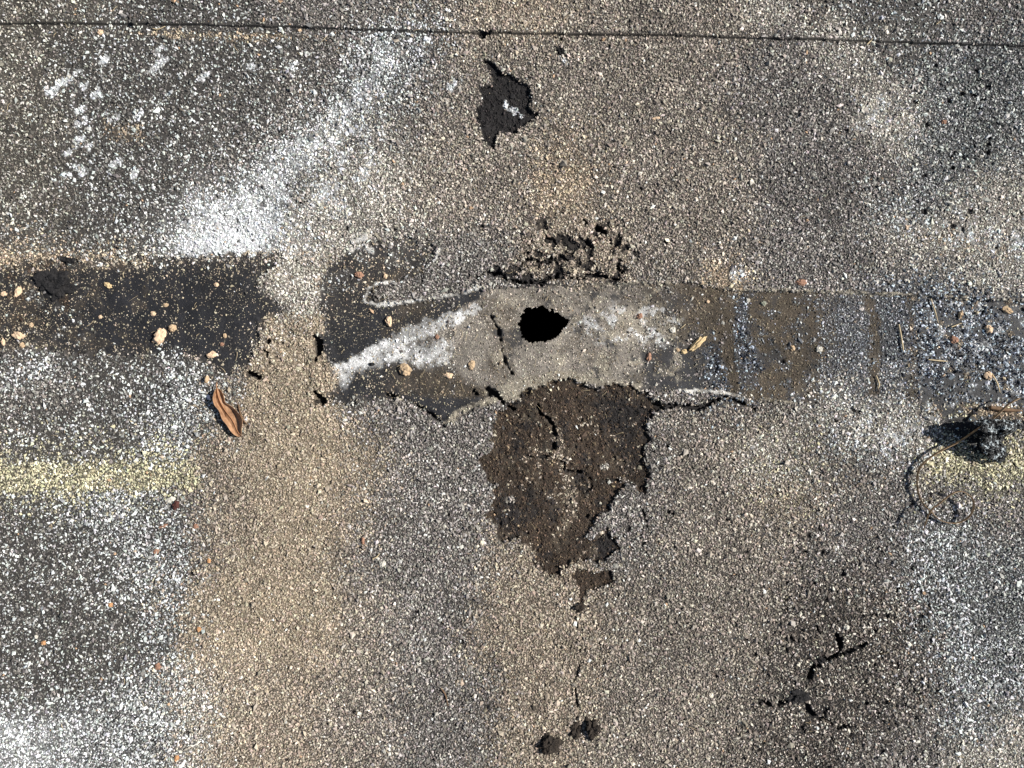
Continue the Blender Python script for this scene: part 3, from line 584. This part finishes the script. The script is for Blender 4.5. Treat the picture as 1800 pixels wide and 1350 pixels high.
# ------------------------------------------------------------------ granules and sand
def scatter(name, spacing, seed, mode):
    r = np.random.default_rng(seed)
    gx = np.arange(GX[0]+2, GX[-1]-2, spacing); gy = np.arange(GY[0]+2, GY[-1]-2, spacing*.9)
    px, py = np.meshgrid(gx, gy); px = px+(np.arange(len(gy)) % 2)[:, None]*spacing*.5
    px = (px+r.uniform(-.5, .5, px.shape)*spacing*.95).ravel(); py = (py+r.uniform(-.5, .5, py.shape)*spacing*.95).ravel()
    n = len(px); w = lookup(WT, px, py); cs = np.cumsum(w, 1); cs /= cs[:, -1:]
    k = (r.random(n)[:, None] > cs).sum(1).clip(0, NK-1)
    if mode == 'g':
        dens = np.array([K[c][2] for c in KN])[k]; size = np.array([K[c][4] for c in KN])[k]
    else:
        dens = np.array([K[c][5] for c in KN])[k]; size = np.ones(n)
    keep = r.random(n) < dens
    bad = np.maximum(np.maximum(lookup((mH > .5).astype(np.float32), px, py)*3, lookup(crack, px, py)), 0)
    keep &= bad < (.35 if mode == 'g' else .6)
    if mode == 'g':
        gg = lookup(gone, px, py); keep &= gg < .4
        dl = np.abs(py-np.interp(px, [p[0] for p in LAP], [p[1] for p in LAP])); keep &= dl > 2.2
    px, py, k, size = px[keep], py[keep], k[keep], size[keep]; n = len(px)
    # colours
    col = np.zeros((n, 3))
    for q, c in enumerate(KN):
        s = k == q; m = s.sum()
        if not m: continue
        if mode == 'g':
            cc = np.array([lin(t[0]) for t in K[c][3]]); ww = np.array([t[1] for t in K[c][3]]); col[s] = cc[r.choice(len(ww), m, p=ww/ww.sum())]
        else: col[s] = lin(K[c][6])*r.uniform(.5, 1.5, (m, 1))
    col *= np.exp(r.normal(0, .16, (n, 1)))*np.exp(r.normal(0, .03, (n, 3)))
    col *= np.clip(1+.40*lookup(dirt, px, py), .3, 1.8)[:, None]
    if mode == 'g':
        odd = r.random(n); col[odd < .0022] = lin((186,156,126)); col[(odd > .993)] = lin((235,235,228))
    z = lookup(Hs, px, py)*.001
    if mode == 'g':
        A = size*np.exp(r.normal(0, .30, n))*2.25*PX
        big = r.random(n) < .02; A[big] *= 1.35
        ax = np.stack([A*r.uniform(.85, 1.25, n), A*r.uniform(.55, .9, n), A*r.uniform(.35, .62, n)], 1)
        T = np.array([(1,0,0),(-1,0,0),(0,1,0),(0,-1,0),(0,0,1),(0,0,-1)], float)
        F = np.array([(0,2,4),(2,1,4),(1,3,4),(3,0,4),(2,0,5),(1,2,5),(3,1,5),(0,3,5)])
        jit = .38; tilt = .42
    else:
        A = np.exp(r.normal(0, .38, n))*np.where((k == KI['p']) | (k == KI['q']), 1.55, 1.15)*PX
        ax = np.stack([A*r.uniform(.8, 1.2, n), A*r.uniform(.6, 1, n), A*r.uniform(.5, .9, n)], 1)
        T = np.array([(1,0,-.3),(-1,0,-.3),(0,1,-.3),(0,-1,-.3),(0,0,1)], float)
        F = np.array([(0,2,4),(2,1,4),(1,3,4),(3,0,4)]); jit = .3; tilt = .25
    m = len(T); P = T[None]+r.uniform(-jit, jit, (n, m, 3)); P *= ax[:, None, :]
    th = r.uniform(0, 2*np.pi, n); tx = r.normal(0, tilt, n); ty = r.normal(0, tilt, n)
    def rot(P, i, j, a): c, s = np.cos(a)[:, None], np.sin(a)[:, None]; u = P[..., i]*c-P[..., j]*s; v = P[..., i]*s+P[..., j]*c; P[..., i] = u; P[..., j] = v
    rot(P, 1, 2, tx); rot(P, 0, 2, ty); rot(P, 0, 1, th)
    P[..., 0] += ((px-900)*PX)[:, None]; P[..., 1] += ((675-py)*PX)[:, None]
    P[..., 2] += (z+(r.uniform(-.1, .5, n)*A if mode == 'g' else .1*A))[:, None]
    faces = (F[None]+(np.arange(n)*m)[:, None, None]).reshape(-1, 3)
    o = mesh_np(name, P.reshape(-1, 3), faces, 3, M_GRAN if mode == 'g' else M_SAND, np.repeat(col, m, 0))
    print(name, n); return o
tag(scatter('mineral_granules', 3.6, 5, 'g'), 'pale and grey mineral granules covering the roofing felt', 'granules', kind='stuff')
tag(scatter('sand_grains', 3.0, 6, 's'), 'fine sand and grit scattered over the bitumen and bare felt', 'sand', kind='stuff')

exec_objects = True
# ------------------------------------------------------------------ loose things lying on the roof
def ground(px, py): return float(lookup(Hs, np.array([float(px)]), np.array([float(py)]))[0])*.001
def link(name, me, mat, parent=None, smooth=True):
    me.materials.append(mat); o = bpy.data.objects.new(name, me); C.objects.link(o)
    if parent: o.parent = parent
    if smooth:
        for p in me.polygons: p.use_smooth = True
    return o
def rock_mesh(name, lx, ly, lz, seed, sub=4, am=.28, fr=2.2, flat=.25):
    bm = bmesh.new(); bmesh.ops.create_icosphere(bm, subdivisions=sub, radius=1)
    off = Vector((seed*7.1, seed*3.3, seed*1.7))
    for v in bm.verts:
        d = v.co.normalized(); n = mnoise.fractal(d*fr+off, .9, 2.1, 5)*am*1.5+mnoise.cell(d*2.4+off)*am*.35
        p = d*(1+n); p.z = max(p.z, -flat) ; v.co = Vector((p.x*lx, p.y*ly, p.z*lz))
    me = bpy.data.meshes.new(name); bm.to_mesh(me); bm.free(); return me
M_PEACH = mat_plain("clay_peach", (222,192,160), .95, .2, 700); M_TAN = mat_plain("clay_tan", (192,166,134), .95, .25, 600)
M_RUST = mat_plain("clay_rust", (162,124,102), .9, .3, 600); M_PALE = mat_plain("pale_stone", (214,208,194), .9, .25, 500)
M_YEL = mat_plain("straw_stone", (212,186,142), .9, .25, 500); M_ORG = mat_plain("orange_chip", (200,152,108), .8, .3, 500)
M_TAR = mat_plain("tar_clod", (44,42,42), .8, .3, 500, (24,23,24), .0012); M_TARB = mat_plain("brown_tar", (62,54,46), .9, .3, 500, (34,30,27), .0012)
CR_ = [ # px, py, half length, half width, height (px), angle deg, material, label, category
 (30,513,9,5,5,65,M_PEACH,'upright peach clay crumb at the far left below the rough black clod','crumb'),
 (5,516,5,4,3,10,M_PEACH,'peach crumb cut by the left edge of the photo, upper one','crumb'),
 (32,590,10,6,5,-12,M_PEACH,'smooth oval peach crumb near the lower left edge of the black strip','crumb'),
 (4,601,3,6,3,10,M_PEACH,'thin peach crumb at the left edge beside the oval crumb','crumb'),
 (38,607,4,5,3,20,M_TAN,'dull tan crumb just under the oval peach crumb','crumb'),
 (188,501,7,4,3,-30,M_YEL,'broken straw coloured crumb right of the rough black clod','crumb'),
 (280,592,9,14,8,-22,M_PEACH,'largest pink clay crumb on the black strip, long and knobbly','crumb'),
 (302,577,6,6,5,-30,M_TAN,'round tan crumb touching the largest pink crumb at its upper right','crumb'),
 (372,624,8,5,5,20,M_PEACH,'pale peach crumb on the black strip above the brown leaf','crumb'),
 (380,500,4,4,3,0,M_PEACH,'small round peach crumb near the upper right end of the black strip','crumb'),
 (364,667,4,6,6,-10,M_TAN,'tan crumb just above the tip of the brown leaf','crumb'),
 (174,557,3,3,2,0,M_PEACH,'tiny peach crumb alone in the middle of the black strip','crumb'),
 (54,571,4,4,3,0,M_TAN,'small tan crumb above the oval peach crumb','crumb'),
 (268,551,4,4,2.5,30,M_PEACH,'small peach crumb above the largest pink crumb','crumb'),
 (290,536,5,3,2.5,20,M_TAN,'little tan flake high above the largest pink crumb','crumb'),
 (395,590,3,4,3,0,M_TAN,'small tan crumb on the right part of the black strip, upper of two','crumb'),
 (390,605,3,3,3,0,M_RUST,'small rusty crumb on the right part of the black strip, lower of two','crumb'),
 (683,565,5,8,6,10,M_PEACH,'pointed peach crumb on the black part above the white wash','crumb'),
 (631,483,7,5,4,-15,M_RUST,'flat rusty crumb on the speckled upper left corner of the taupe strip','crumb'),
 (677,485,3,4,3,0,M_PEACH,'small peach crumb right of the flat rusty crumb','crumb'),
 (712,650,10,9,7,-40,M_TAN,'big tan pebble under the white wash','pebble'),
 (788,660,7,5,4,-15,M_PEACH,'peach crumb between the big tan pebble and the crack','crumb'),
 (829,642,5,8,4,-10,M_TAN,'ragged tan crumb left of the thin crack beside the hole','crumb'),
 (768,592,3,4,3,0,M_RUST,'small brick red crumb in the white wash','crumb'),
 (782,639,3,2.5,2.5,0,M_PALE,'small whitish crumb at the lower edge of the white wash','crumb'),
 (653,640,5,3,3,0,M_TAR,'small black crumb lying on the white wash','crumb'),
 (1228,603,18,5.5,6,42,M_YEL,'long wedge of straw coloured stone right of the hole','stone chip'),
 (1203,618,5,4,3,20,M_YEL,'small straw crumb at the lower end of the long wedge','crumb'),
 (1192,615,3,3,2,0,M_TAN,'tiny tan crumb left of the small straw crumb','crumb'),
 (1125,555,4,5,3,-30,M_RUST,'reddish crumb right of the hole on the taupe strip','crumb'),
 (1141,627,4,7,3,-10,M_RUST,'ragged rusty flake at the corner of the dark blue area','flake'),
 (1183,580,5,5,3,10,M_PALE,'pale gritty crumb above the long straw wedge','crumb'),
 (1408,496,9,5,3,-8,M_RUST,'rusty peach flake above the upper edge of the strip, right of centre','flake'),
 (1245,530,3,3,2.5,0,M_PEACH,'small peach crumb above the long straw wedge near the strip edge','crumb'),
 (1217,525,1.6,4,2,-30,M_PALE,'thin white splinter near the upper edge of the taupe strip','splinter'),
 (1316,528,3.5,3.5,3,0,M_PALE,'round white grain in the narrow blue streak','pebble'),
 (1343,533,4.5,4,2.5,0,mat_plain("green_grey", (150,152,134)),'greenish grey pebble at the top of the brown smear','pebble'),
 (1394,612,4,5,3,0,M_TAN,'small tan crumb in the brown smear above the dark pit','crumb'),
 (1441,614,5,5,4,0,M_PALE,'whitish pebble on the grey strip right of the brown smear','pebble'),
 (1154,676,3,2,2,30,M_PALE,'tiny white chip at the bottom of the dark blue area','chip'),
 (1738,578,6,7,5,20,M_PEACH,'peach crumb among the blue black grit at the right','crumb'),
 (1678,597,7,6,4,0,M_RUST,'dull brown crumb among the blue black grit','crumb'),
 (1690,553,4,7,5,-10,M_TAN,'tan splinter crumb at the top of the blue black grit','crumb'),
 (1738,660,7,7,5,30,M_PEACH,'peach crumb low in the blue black grit beside a twig','crumb'),
 (1772,545,9,5,4,-20,M_TAN,'brown flake at the top right corner of the strip','flake'),
 (310,888,5,7,5,-20,mat_plain("dark_red", (84,50,44)),'dark red crumb below the yellow stain','crumb'),
 (300,878,9,4,4,15,M_PALE,'white crumb below the right end of the yellow stain','crumb'),
 (275,969,5,4,2.5,10,M_RUST,'small rust brown chip at the lower left, uppermost of the chips there','chip'),
 (287,925,8,2.5,2.5,20,M_RUST,'long rust brown flake at the lower left','flake'),
 (345,925,5,4,2.5,0,M_RUST,'red brown flake at the edge of the sandy area','flake'),
 (195,1063,4,4,3,0,M_ORG,'orange chip in the lower left between white granules','chip'),
 (77,1130,4,3.5,3,0,M_ORG,'bright orange chip in the dark lower left area','chip'),
 (278,1171,5,5,2.5,20,M_RUST,'round brick coloured chip in the lower left','chip'),
 (310,1333,4,5,3,-30,M_ORG,'orange chip close to the bottom edge of the photo','chip'),
 (368,985,3,4,3,0,M_ORG,'small orange grain where white granules meet the sandy area','chip'),
 (350,1106,4,4,3,0,M_ORG,'light orange pebble in the sandy area, lower left','pebble'),
 (64,1119,3,3,3,0,M_PALE,'cream pebble above the bright orange chip','pebble'),
 (638,950,3,7,4,0,M_RUST,'upright red and peach pebble in the sandy grey area left of the big bare patch','pebble'),
 (177,57,5,4,3,0,M_PEACH,'peach crumb under the edge of the overlapping sheet','crumb'),
 (527,54,3,2.5,2.5,0,M_PEACH,'tiny peach crumb under the sheet edge, left of centre','crumb'),
 (1153,208,7,2.5,2,10,M_PEACH,'thin peach sliver on the grey felt above centre','sliver'),
 (1659,214,5,4,4,0,M_RUST,'rusty pink pebble in the spotted area at the upper right','pebble'),
 (1487,1102,5,4,4,0,M_PALE,'bright white pebble above the dark crack at the lower right','pebble'),
 (673,991,6,4,3,40,M_PALE,'pale grey chip in the sandy grey area','chip'),
]
for q, (px, py, L, Wd, Hh, an, mt, lb, ct) in enumerate(CR_):
    me = rock_mesh(ct.replace(' ', '_'), L*PX*1.05, Wd*PX*1.05, Hh*PX*1.05, q+1, 3, .26, 1.9)
    o = link(ct.replace(' ', '_'), me, mt, None, False)
    z = ground(px, py); x, y, _ = W(px, py, max(z, 0)); o.location = (x, y, z+Hh*PX*.22); o.rotation_euler = (0, 0, math.radians(an))
    tag(o, lb, ct, 'clay crumbs and stone chips strewn on the roof')
# tar clods
CL = [ (95,497,31,21,9,-8,M_TAR,'rough black clod of tar at the far left, largest on the black strip','clod'),
 (118,458,17,6,5,-10,M_TAR,'flat black oval scab above the rough black clod','scab'),
 (988,89,9,7,6,20,M_TAR,'small black lump with white dust below the sheet edge near centre','lump'),
 (965,1308,18,14,10,20,M_TARB,'left of the dark brown lumps at the bottom centre','lump'),
 (1040,1279,13,15,11,0,M_TARB,'right hand dark brown lump at the bottom centre','lump'),
 (1012,1283,10,12,6,0,M_TARB,'low dark lump between the two brown lumps at the bottom','lump'),
 (1401,1224,18,11,6,4,M_TAR,'squarish black lump at the lower right beside cracks','lump'),
 (1442,1160,7,5,4,0,M_TAR,'small black lump in the bend of the lower right crack','lump'),
 (1018,1068,9,7,5,60,M_TARB,'small brown lump below the large bare patch','lump'),
]
for q, (px, py, L, Wd, Hh, an, mt, lb, ct) in enumerate(CL):
    me = rock_mesh(ct, L*PX, Wd*PX, Hh*PX, q+90, 5, .42, 1.6)
    o = link(ct, me, mt, None, False); z = ground(px, py); x, y, _ = W(px, py, 0); o.location = (x, y, z); o.rotation_euler = (0, 0, math.radians(an))
    tag(o, lb, ct)

# torn flap of felt standing up at the right, casting the long shadow
def flap():
    root = bpy.data.objects.new('torn_flap', None); C.objects.link(root); x, y, _ = W(1775, 772, 0); root.location = (x, y, 0)
    tag(root, 'torn black flap of felt standing up at the right, topped with pale blue grit', 'torn flap')
    # raised free edge on the left, hinge on the right: seen px, py, height mm
    A = [(1712,741,14),(1722,748,17),(1731,757,16),(1730,770,14),(1722,784,11.5),(1730,796,9),(1743,806,6),(1754,810,3)]
    B = [(1745,739,9),(1788,741,6),(1800,749,4),(1770,760,2),(1757,776,.6),(1768,790,.2),(1768,800,.2),(1762,808,.3)]
    bm = bmesh.new(); rows = []; NV, NU = 90, 70
    for i in range(NV+1):
        t = i/NV*7; row = []
        a = [float(np.interp(t, range(8), [q[d] for q in A])) for d in range(3)]; b = [float(np.interp(t, range(8), [q[d] for q in B])) for d in range(3)]
        for j in range(NU+1):
            s = j/NU; p = [a[d]*(1-s)+b[d]*s for d in range(3)]
            nz = mnoise.fractal(Vector((p[0]*.05, p[1]*.05, 4)), .8, 2.2, 5)
            e = 10*(mnoise.noise(Vector((p[1]*.14, 3, 1)))+.7*mnoise.noise(Vector((p[1]*.4, 8, 1))))*(1-s)+7*mnoise.noise(Vector((p[1]*.3, 31, 1)))*s
            h = max(.2, p[2]+nz*4.5*math.sin(math.pi*min(1, .15+s)))+1.2*math.sin(math.pi*s)+1.6*mnoise.noise(Vector((p[0]*.22, p[1]*.22, 14)))+.8*mnoise.noise(Vector((p[0]*.6, p[1]*.6, 24)))
            X_, Y_, _z = W(p[0]+e+nz*2, p[1]+nz*3, h*.001); row.append(bm.verts.new((X_-x, Y_-y, h*.001)))
        rows.append(row)
    for i in range(NV):
        for j in range(NU): bm.faces.new((rows[i][j], rows[i+1][j], rows[i+1][j+1], rows[i][j+1]))
    kill = []
    for f in bm.faces:
        c = f.calc_center_median(); q = mnoise.fractal(Vector((c.x*420, c.y*420, 7)), .9, 2.2, 4)
        if q > .24: kill.append(f)
    bmesh.ops.delete(bm, geom=kill, context='FACES')
    me = bpy.data.meshes.new('felt'); bm.to_mesh(me); bm.free()
    m = bpy.data.materials.new("gritty_tar"); n, l = nodes(m); b = n['Principled BSDF']
    tc = n.new('ShaderNodeTexCoord'); v = n.new('ShaderNodeTexNoise'); v.inputs['Scale'].default_value = 800; v.inputs['Detail'].default_value = 4; l.new(tc.outputs['Object'], v.inputs['Vector'])
    v2 = n.new('ShaderNodeTexNoise'); v2.inputs['Scale'].default_value = 230; v2.inputs['Detail'].default_value = 2; l.new(tc.outputs['Object'], v2.inputs['Vector'])
    ad = n.new('ShaderNodeMath'); ad.operation = 'ADD'; l.new(v.outputs['Fac'], ad.inputs[0]); l.new(v2.outputs['Fac'], ad.inputs[1])
    r = n.new('ShaderNodeValToRGB'); e = r.color_ramp.elements; e[0].position = .55; e[0].color = (*lin((17,18,20)), 1); e[1].position = .585; e[1].color = (*lin((176,184,186)), 1)
    hf = n.new('ShaderNodeMath'); hf.operation = 'MULTIPLY'; hf.inputs[1].default_value = .5; l.new(ad.outputs[0], hf.inputs[0]); l.new(hf.outputs[0], r.inputs[0]); l.new(r.outputs[0], b.inputs['Base Color'])
    b.inputs['Roughness'].default_value = .55
    bp = n.new('ShaderNodeBump'); bp.inputs['Distance'].default_value = .0012; l.new(v.outputs['Fac'], bp.inputs['Height']); l.new(bp.outputs[0], b.inputs['Normal'])
    o = link('felt', me, m, root, False); so = o.modifiers.new('thick', 'SOLIDIFY'); so.thickness = .0018; so.offset = 0
flap()

# tubes: twigs, tendril
def tube(name, pts, radii, mat, parent=None, sub=8, ns=8, tall=1.0):
    P = [Vector(p) for p in pts]; out = []; rad = []
    n = len(P)
    for k in range(n-1):
        p0, p1, p2, p3 = P[max(k-1, 0)], P[k], P[k+1], P[min(k+2, n-1)]
        for t in range(sub):
            t = t/sub; out.append(.5*((2*p1)+(p2-p0)*t+(2*p0-5*p1+4*p2-p3)*t*t+(3*p1-p0-3*p2+p3)*t**3)); rad.append(radii[k]*(1-t)+radii[k+1]*t)
    out.append(P[-1]); rad.append(radii[-1])
    bm = bmesh.new(); rings = []
    up = Vector((0, 0, 1))
    for k, p in enumerate(out):
        tg = (out[min(k+1, len(out)-1)]-out[max(k-1, 0)]).normalized(); s = tg.cross(up); s = s.normalized() if s.length > 1e-6 else Vector((1, 0, 0)); u2 = s.cross(tg)
        rings.append([bm.verts.new(p+(s*math.cos(a)+u2*math.sin(a)*tall)*rad[k]) for a in [2*math.pi*i/ns for i in range(ns)]])
    for k in range(len(rings)-1):
        for i in range(ns): bm.faces.new((rings[k][i], rings[k][(i+1) % ns], rings[k+1][(i+1) % ns], rings[k+1][i]))
    bm.faces.new(rings[0][::-1]); bm.faces.new(rings[-1])
    me = bpy.data.meshes.new(name); bm.to_mesh(me); bm.free(); return link(name, me, mat, parent)
M_TEND = mat_plain("dry_tendril", (178,150,116), .6, .35, 300, (110,84,60), 0); M_STRAW = mat_plain("dry_straw", (206,186,150), .8, .3, 300, None, 0)
M_TWIG = mat_plain("brown_twig", (120,96,74), .9, .4, 500, None, 0)
tp = [(1790,700,8.5),(1770,712,8.5),(1745,735,8),(1715,756,7),(1685,776,5.5),(1655,791,4.5),(1632,806,4),(1616,822,3.5),(1611,845,3.3),(1614,868,3),(1622,885,2.6),(1636,900,2.2),(1650,913,2.0),(1668,919,2.2),(1688,917,3),(1704,906,4.5),(1711,890,6),(1708,876,7.2),(1696,866,7.8),(1684,864,8.2),(1672,868,8.5),(1660,877,8.8),(1648,887,9),(1638,894,9.2),(1630,908,9.4),(1626,920,9.4),(1623,932,9.2)]
pts = [Vector(W(a, b, c*.001))+Vector((0, 0, .0005)) for a, b, c in tp]
o = tube('tendril', pts, [.00034]*8+[.00027]*8+[.00024]*8+[.00022, .00020, .00015], M_TEND, sub=8, tall=4.2)
tag(o, 'thin dry curling tendril ending in a loop, above the felt at the right', 'tendril')
TW = [([(1580,570),(1584,590),(1587,608),(1588,618)], .5, M_STRAW, 'upright pale straw on the grey strip right of the brown smear', 'straw'),
 ([(1636,525),(1644,548),(1650,568)], .4, M_STRAW, 'thin pale straw at the top of the blue black grit', 'straw'),
 ([(1632,632),(1650,634),(1666,635)], .45, M_STRAW, 'short level straw in the blue black grit', 'straw'),
 ([(1744,658),(1752,672),(1758,690)], .5, M_STRAW, 'slanting straw low in the blue black grit', 'straw'),
 ([(1738,716),(1765,720),(1795,722)], 1.3, M_TWIG, 'thick brown twig at the right edge crossed by the tendril', 'twig'),
 ([(421,711),(424,725),(430,738),(436,746)], .45, M_TWIG, 'thin dark twig right of the brown leaf', 'twig'),
 ([(1672,575),(1690,568)], .5, M_STRAW, 'short straw above the brown crumb at the right', 'straw'),
 ([(1540,660),(1545,675),(1543,683)], .45, M_STRAW, 'small crooked straw on the strip, lower right', 'straw'),
 ([(655,982),(663,978),(668,972)], .4, M_STRAW, 'tiny curved pale straw left of the large bare patch', 'straw'),
 ([(270,52),(280,53),(292,48)], .35, M_STRAW, 'tiny straw lying against the sheet edge at the left', 'straw'),
 ([(1522,80),(1528,74),(1531,70)], .4, M_STRAW, 'tiny straw standing at the sheet edge at the right', 'straw'),
 ([(775,1208),(783,1220),(788,1240)], .5, M_TWIG, 'thin brown stalk at the bottom centre', 'twig'),
 ([(1642,46),(1650,40)], .35, M_STRAW, 'tiny straw on the overlapping sheet at the right', 'straw'),
 ([(1205,570),(1196,578)], .35, M_STRAW, 'hair thin fibre right of the pale wash', 'straw'),
]
for q, (p, r, mt, lb, ct) in enumerate(TW):
    pp = [Vector(W(a, b, 0))+Vector((0, 0, ground(a, b)+r*.001+.0006)) for a, b in p]
    tag(tube(ct, pp, [r*.001*.8]+[r*.001]*(len(p)-2)+[r*.001*.4], mt), lb, ct)

# dry fibres blown over the roof, too many and too small to count
def fibres():
    r = random.Random(8); bm = bmesh.new()
    for q in range(520):
        px, py = r.uniform(-100, 1900), r.uniform(-100, 1450)
        if r.random() < .35: px, py = r.gauss(1000, 500), r.gauss(600, 90)
        px = min(max(px, -150), 1950); py = min(max(py, -150), 1500)
        if lookup(mH, np.array([px]), np.array([py]))[0] > 0: continue
        L = r.uniform(5, 17)*PX; a = r.uniform(0, 6.28); cv = r.uniform(-1.6, 1.6); rd = r.uniform(.00007, .00016)
        x, y, _ = W(px, py, 0); z = ground(px, py)+r.uniform(.0006, .0011); prev = None; lift = r.uniform(-.0004, .0012)
        for k in range(6):
            t = k/5; w = rd*(1-.6*t); dx, dy = math.cos(a), math.sin(a); zz = z+lift*t
            ring = [bm.verts.new((x-dy*w, y+dx*w, zz)), bm.verts.new((x, y, zz+w*1.4)), bm.verts.new((x+dy*w, y-dx*w, zz)), bm.verts.new((x, y, zz-w))]
            if prev:
                for i in range(4): bm.faces.new((prev[i], prev[(i+1) % 4], ring[(i+1) % 4], ring[i]))
            prev = ring; x += dx*L/5; y += dy*L/5; a += cv/5
    me = bpy.data.meshes.new('dry_fibres'); bm.to_mesh(me); bm.free()
    tag(link('dry_fibres', me, M_STRAW, None, False), 'tiny pale dry fibres blown over the felt', 'fibres', kind='stuff')
fibres()

# the leaf
def leaf():
    ox, oy = 404, 728
    x, y, _ = W(ox, oy, 0); z0 = .0012; root = bpy.data.objects.new('leaf', None); C.objects.link(root); root.location = (x, y, z0)
    tag(root, 'curled dry brown leaf lying at the edge of the sandy area', 'leaf')
    cr = lambda a, b: (340+a/10.386, 660+b/10.386)
    rib = [cr(*p) for p in [(440,225),(450,290),(470,380),(510,490),(570,600),(640,700),(710,790),(760,880),(800,980),(850,1070),(890,1110)]]
    Lh = [cr(*p) for p in [(440,225),(395,310),(370,420),(400,540),(480,640),(540,800),(620,900),(690,1010),(760,1080),(830,1115),(890,1110)]]
    Rh = [cr(*p) for p in [(440,225),(500,260),(560,360),(600,500),(720,570),(820,670),(890,770),(905,870),(890,980),(885,1060),(890,1110)]]
    hr = [2.5,1.6,.9,.7,.6,.6,.7,.9,1.2,1.8,2.4]
    hl = [2.5,4.6,5.4,4.8,3.4,3.6,3.4,3.2,2.8,2.4,2.4]
    hR = [2.5,3.8,4.0,3.4,3.8,4.8,5.6,5.6,4.6,3.2,2.4]
    def cat(A, t):
        n = len(A); k = min(int(t), n-2); f = t-k; p = [np.array(A[min(max(k+d, 0), n-1)], float) for d in (-1, 0, 1, 2)]
        return .5*((2*p[1])+(p[2]-p[0])*f+(2*p[0]-5*p[1]+4*p[2]-p[3])*f*f+(3*p[1]-p[0]-3*p[2]+p[3])*f**3)
    bm = bmesh.new(); NV = 60; NU = 10; rows = []
    for i in range(NV+1):
        t = i/NV*10; c = cat(rib, t); a = cat(Lh, t); b = cat(Rh, t)
        zc, za, zb = [float(np.interp(t, range(11), h)) for h in (hr, hl, hR)]
        row = []
        for j in range(-NU, NU+1):
            s = abs(j)/NU; e = a if j < 0 else b; ze = za if j < 0 else zb
            p = c*(1-s)+e*s; 
            cz = zc+1.9*(1-.5*i/NV)*math.sin(math.pi*min(1, .12+.88*i/NV)); vz = zc+(.35 if j < 0 else 1.0)
            z = cz+(vz-cz)*min(1, s/.5) if s < .5 else vz+(ze-vz)*((s-.5)/.5)**(1.0 if j < 0 else 2.2)
            z += .25*math.sin((t*2.2-s*1.8)*3.0)*s*(1-s)*3*.5 + .15*mnoise.noise(Vector((p[0]*.12, p[1]*.12, 2)))
            X_, Y_, _z = W(p[0], p[1], z*.001); row.append(bm.verts.new((X_-x, Y_-y, z*.001)))
        rows.append(row)
    for i in range(NV):
        for j in range(2*NU): 
            try: bm.faces.new((rows[i][j], rows[i+1][j], rows[i+1][j+1], rows[i][j+1]))
            except Exception: pass
    bmesh.ops.remove_doubles(bm, verts=bm.verts, dist=1e-6)
    me = bpy.data.meshes.new('blade'); bm.to_mesh(me); bm.free()
    m = bpy.data.materials.new("dry_leaf"); n, l = nodes(m); b = n['Principled BSDF']
    tc = n.new('ShaderNodeTexCoord'); v = n.new('ShaderNodeTexNoise'); v.inputs['Scale'].default_value = 160; v.inputs['Detail'].default_value = 6; v.inputs['Roughness'].default_value = .7; l.new(tc.outputs['Object'], v.inputs['Vector'])
    r = n.new('ShaderNodeValToRGB'); e = r.color_ramp.elements; e[0].position = .3; e[0].color = (*lin((104,72,50)), 1); e[1].position = .6; e[1].color = (*lin((172,132,98)), 1)
    l.new(v.outputs['Fac'], r.inputs[0]); l.new(r.outputs[0], b.inputs['Base Color']); b.inputs['Roughness'].default_value = .55; b.inputs['Specular IOR Level'].default_value = .35
    wv = n.new('ShaderNodeTexWave'); wv.inputs['Scale'].default_value = 120; wv.inputs['Distortion'].default_value = 6; l.new(tc.outputs['Object'], wv.inputs['Vector'])
    bp = n.new('ShaderNodeBump'); bp.inputs['Distance'].default_value = .0002; bp.inputs['Strength'].default_value = .5; l.new(wv.outputs['Fac'], bp.inputs['Height']); l.new(bp.outputs[0], b.inputs['Normal'])
    bl = link('blade', me, m, root); so = bl.modifiers.new('thick', 'SOLIDIFY'); so.thickness = .00018
    def P(p, z): X_, Y_, _ = W(p[0], p[1], z*.001); return Vector((X_-x, Y_-y, z*.001))
    tube('midrib', [P(p, h+.15) for p, h in zip(rib[:-1], [h+1.9*(1-.05*k)*math.sin(math.pi*min(1, .12+.088*k)) for k, h in enumerate(hr[:-1])])], [.00028]*4+[.00022]*6, mat_plain("leaf_rib", (168,120,84), .6, .2, 300, None, 0), root)
    tube('stalk', [P(cr(440,225), 2.5), P(cr(436,180), 2.0), P(cr(445,130), 1.3)], [.0003, .0003, .0002], mat_plain("leaf_stalk", (170,126,92), .7, .2, 300, None, 0), root)
leaf()
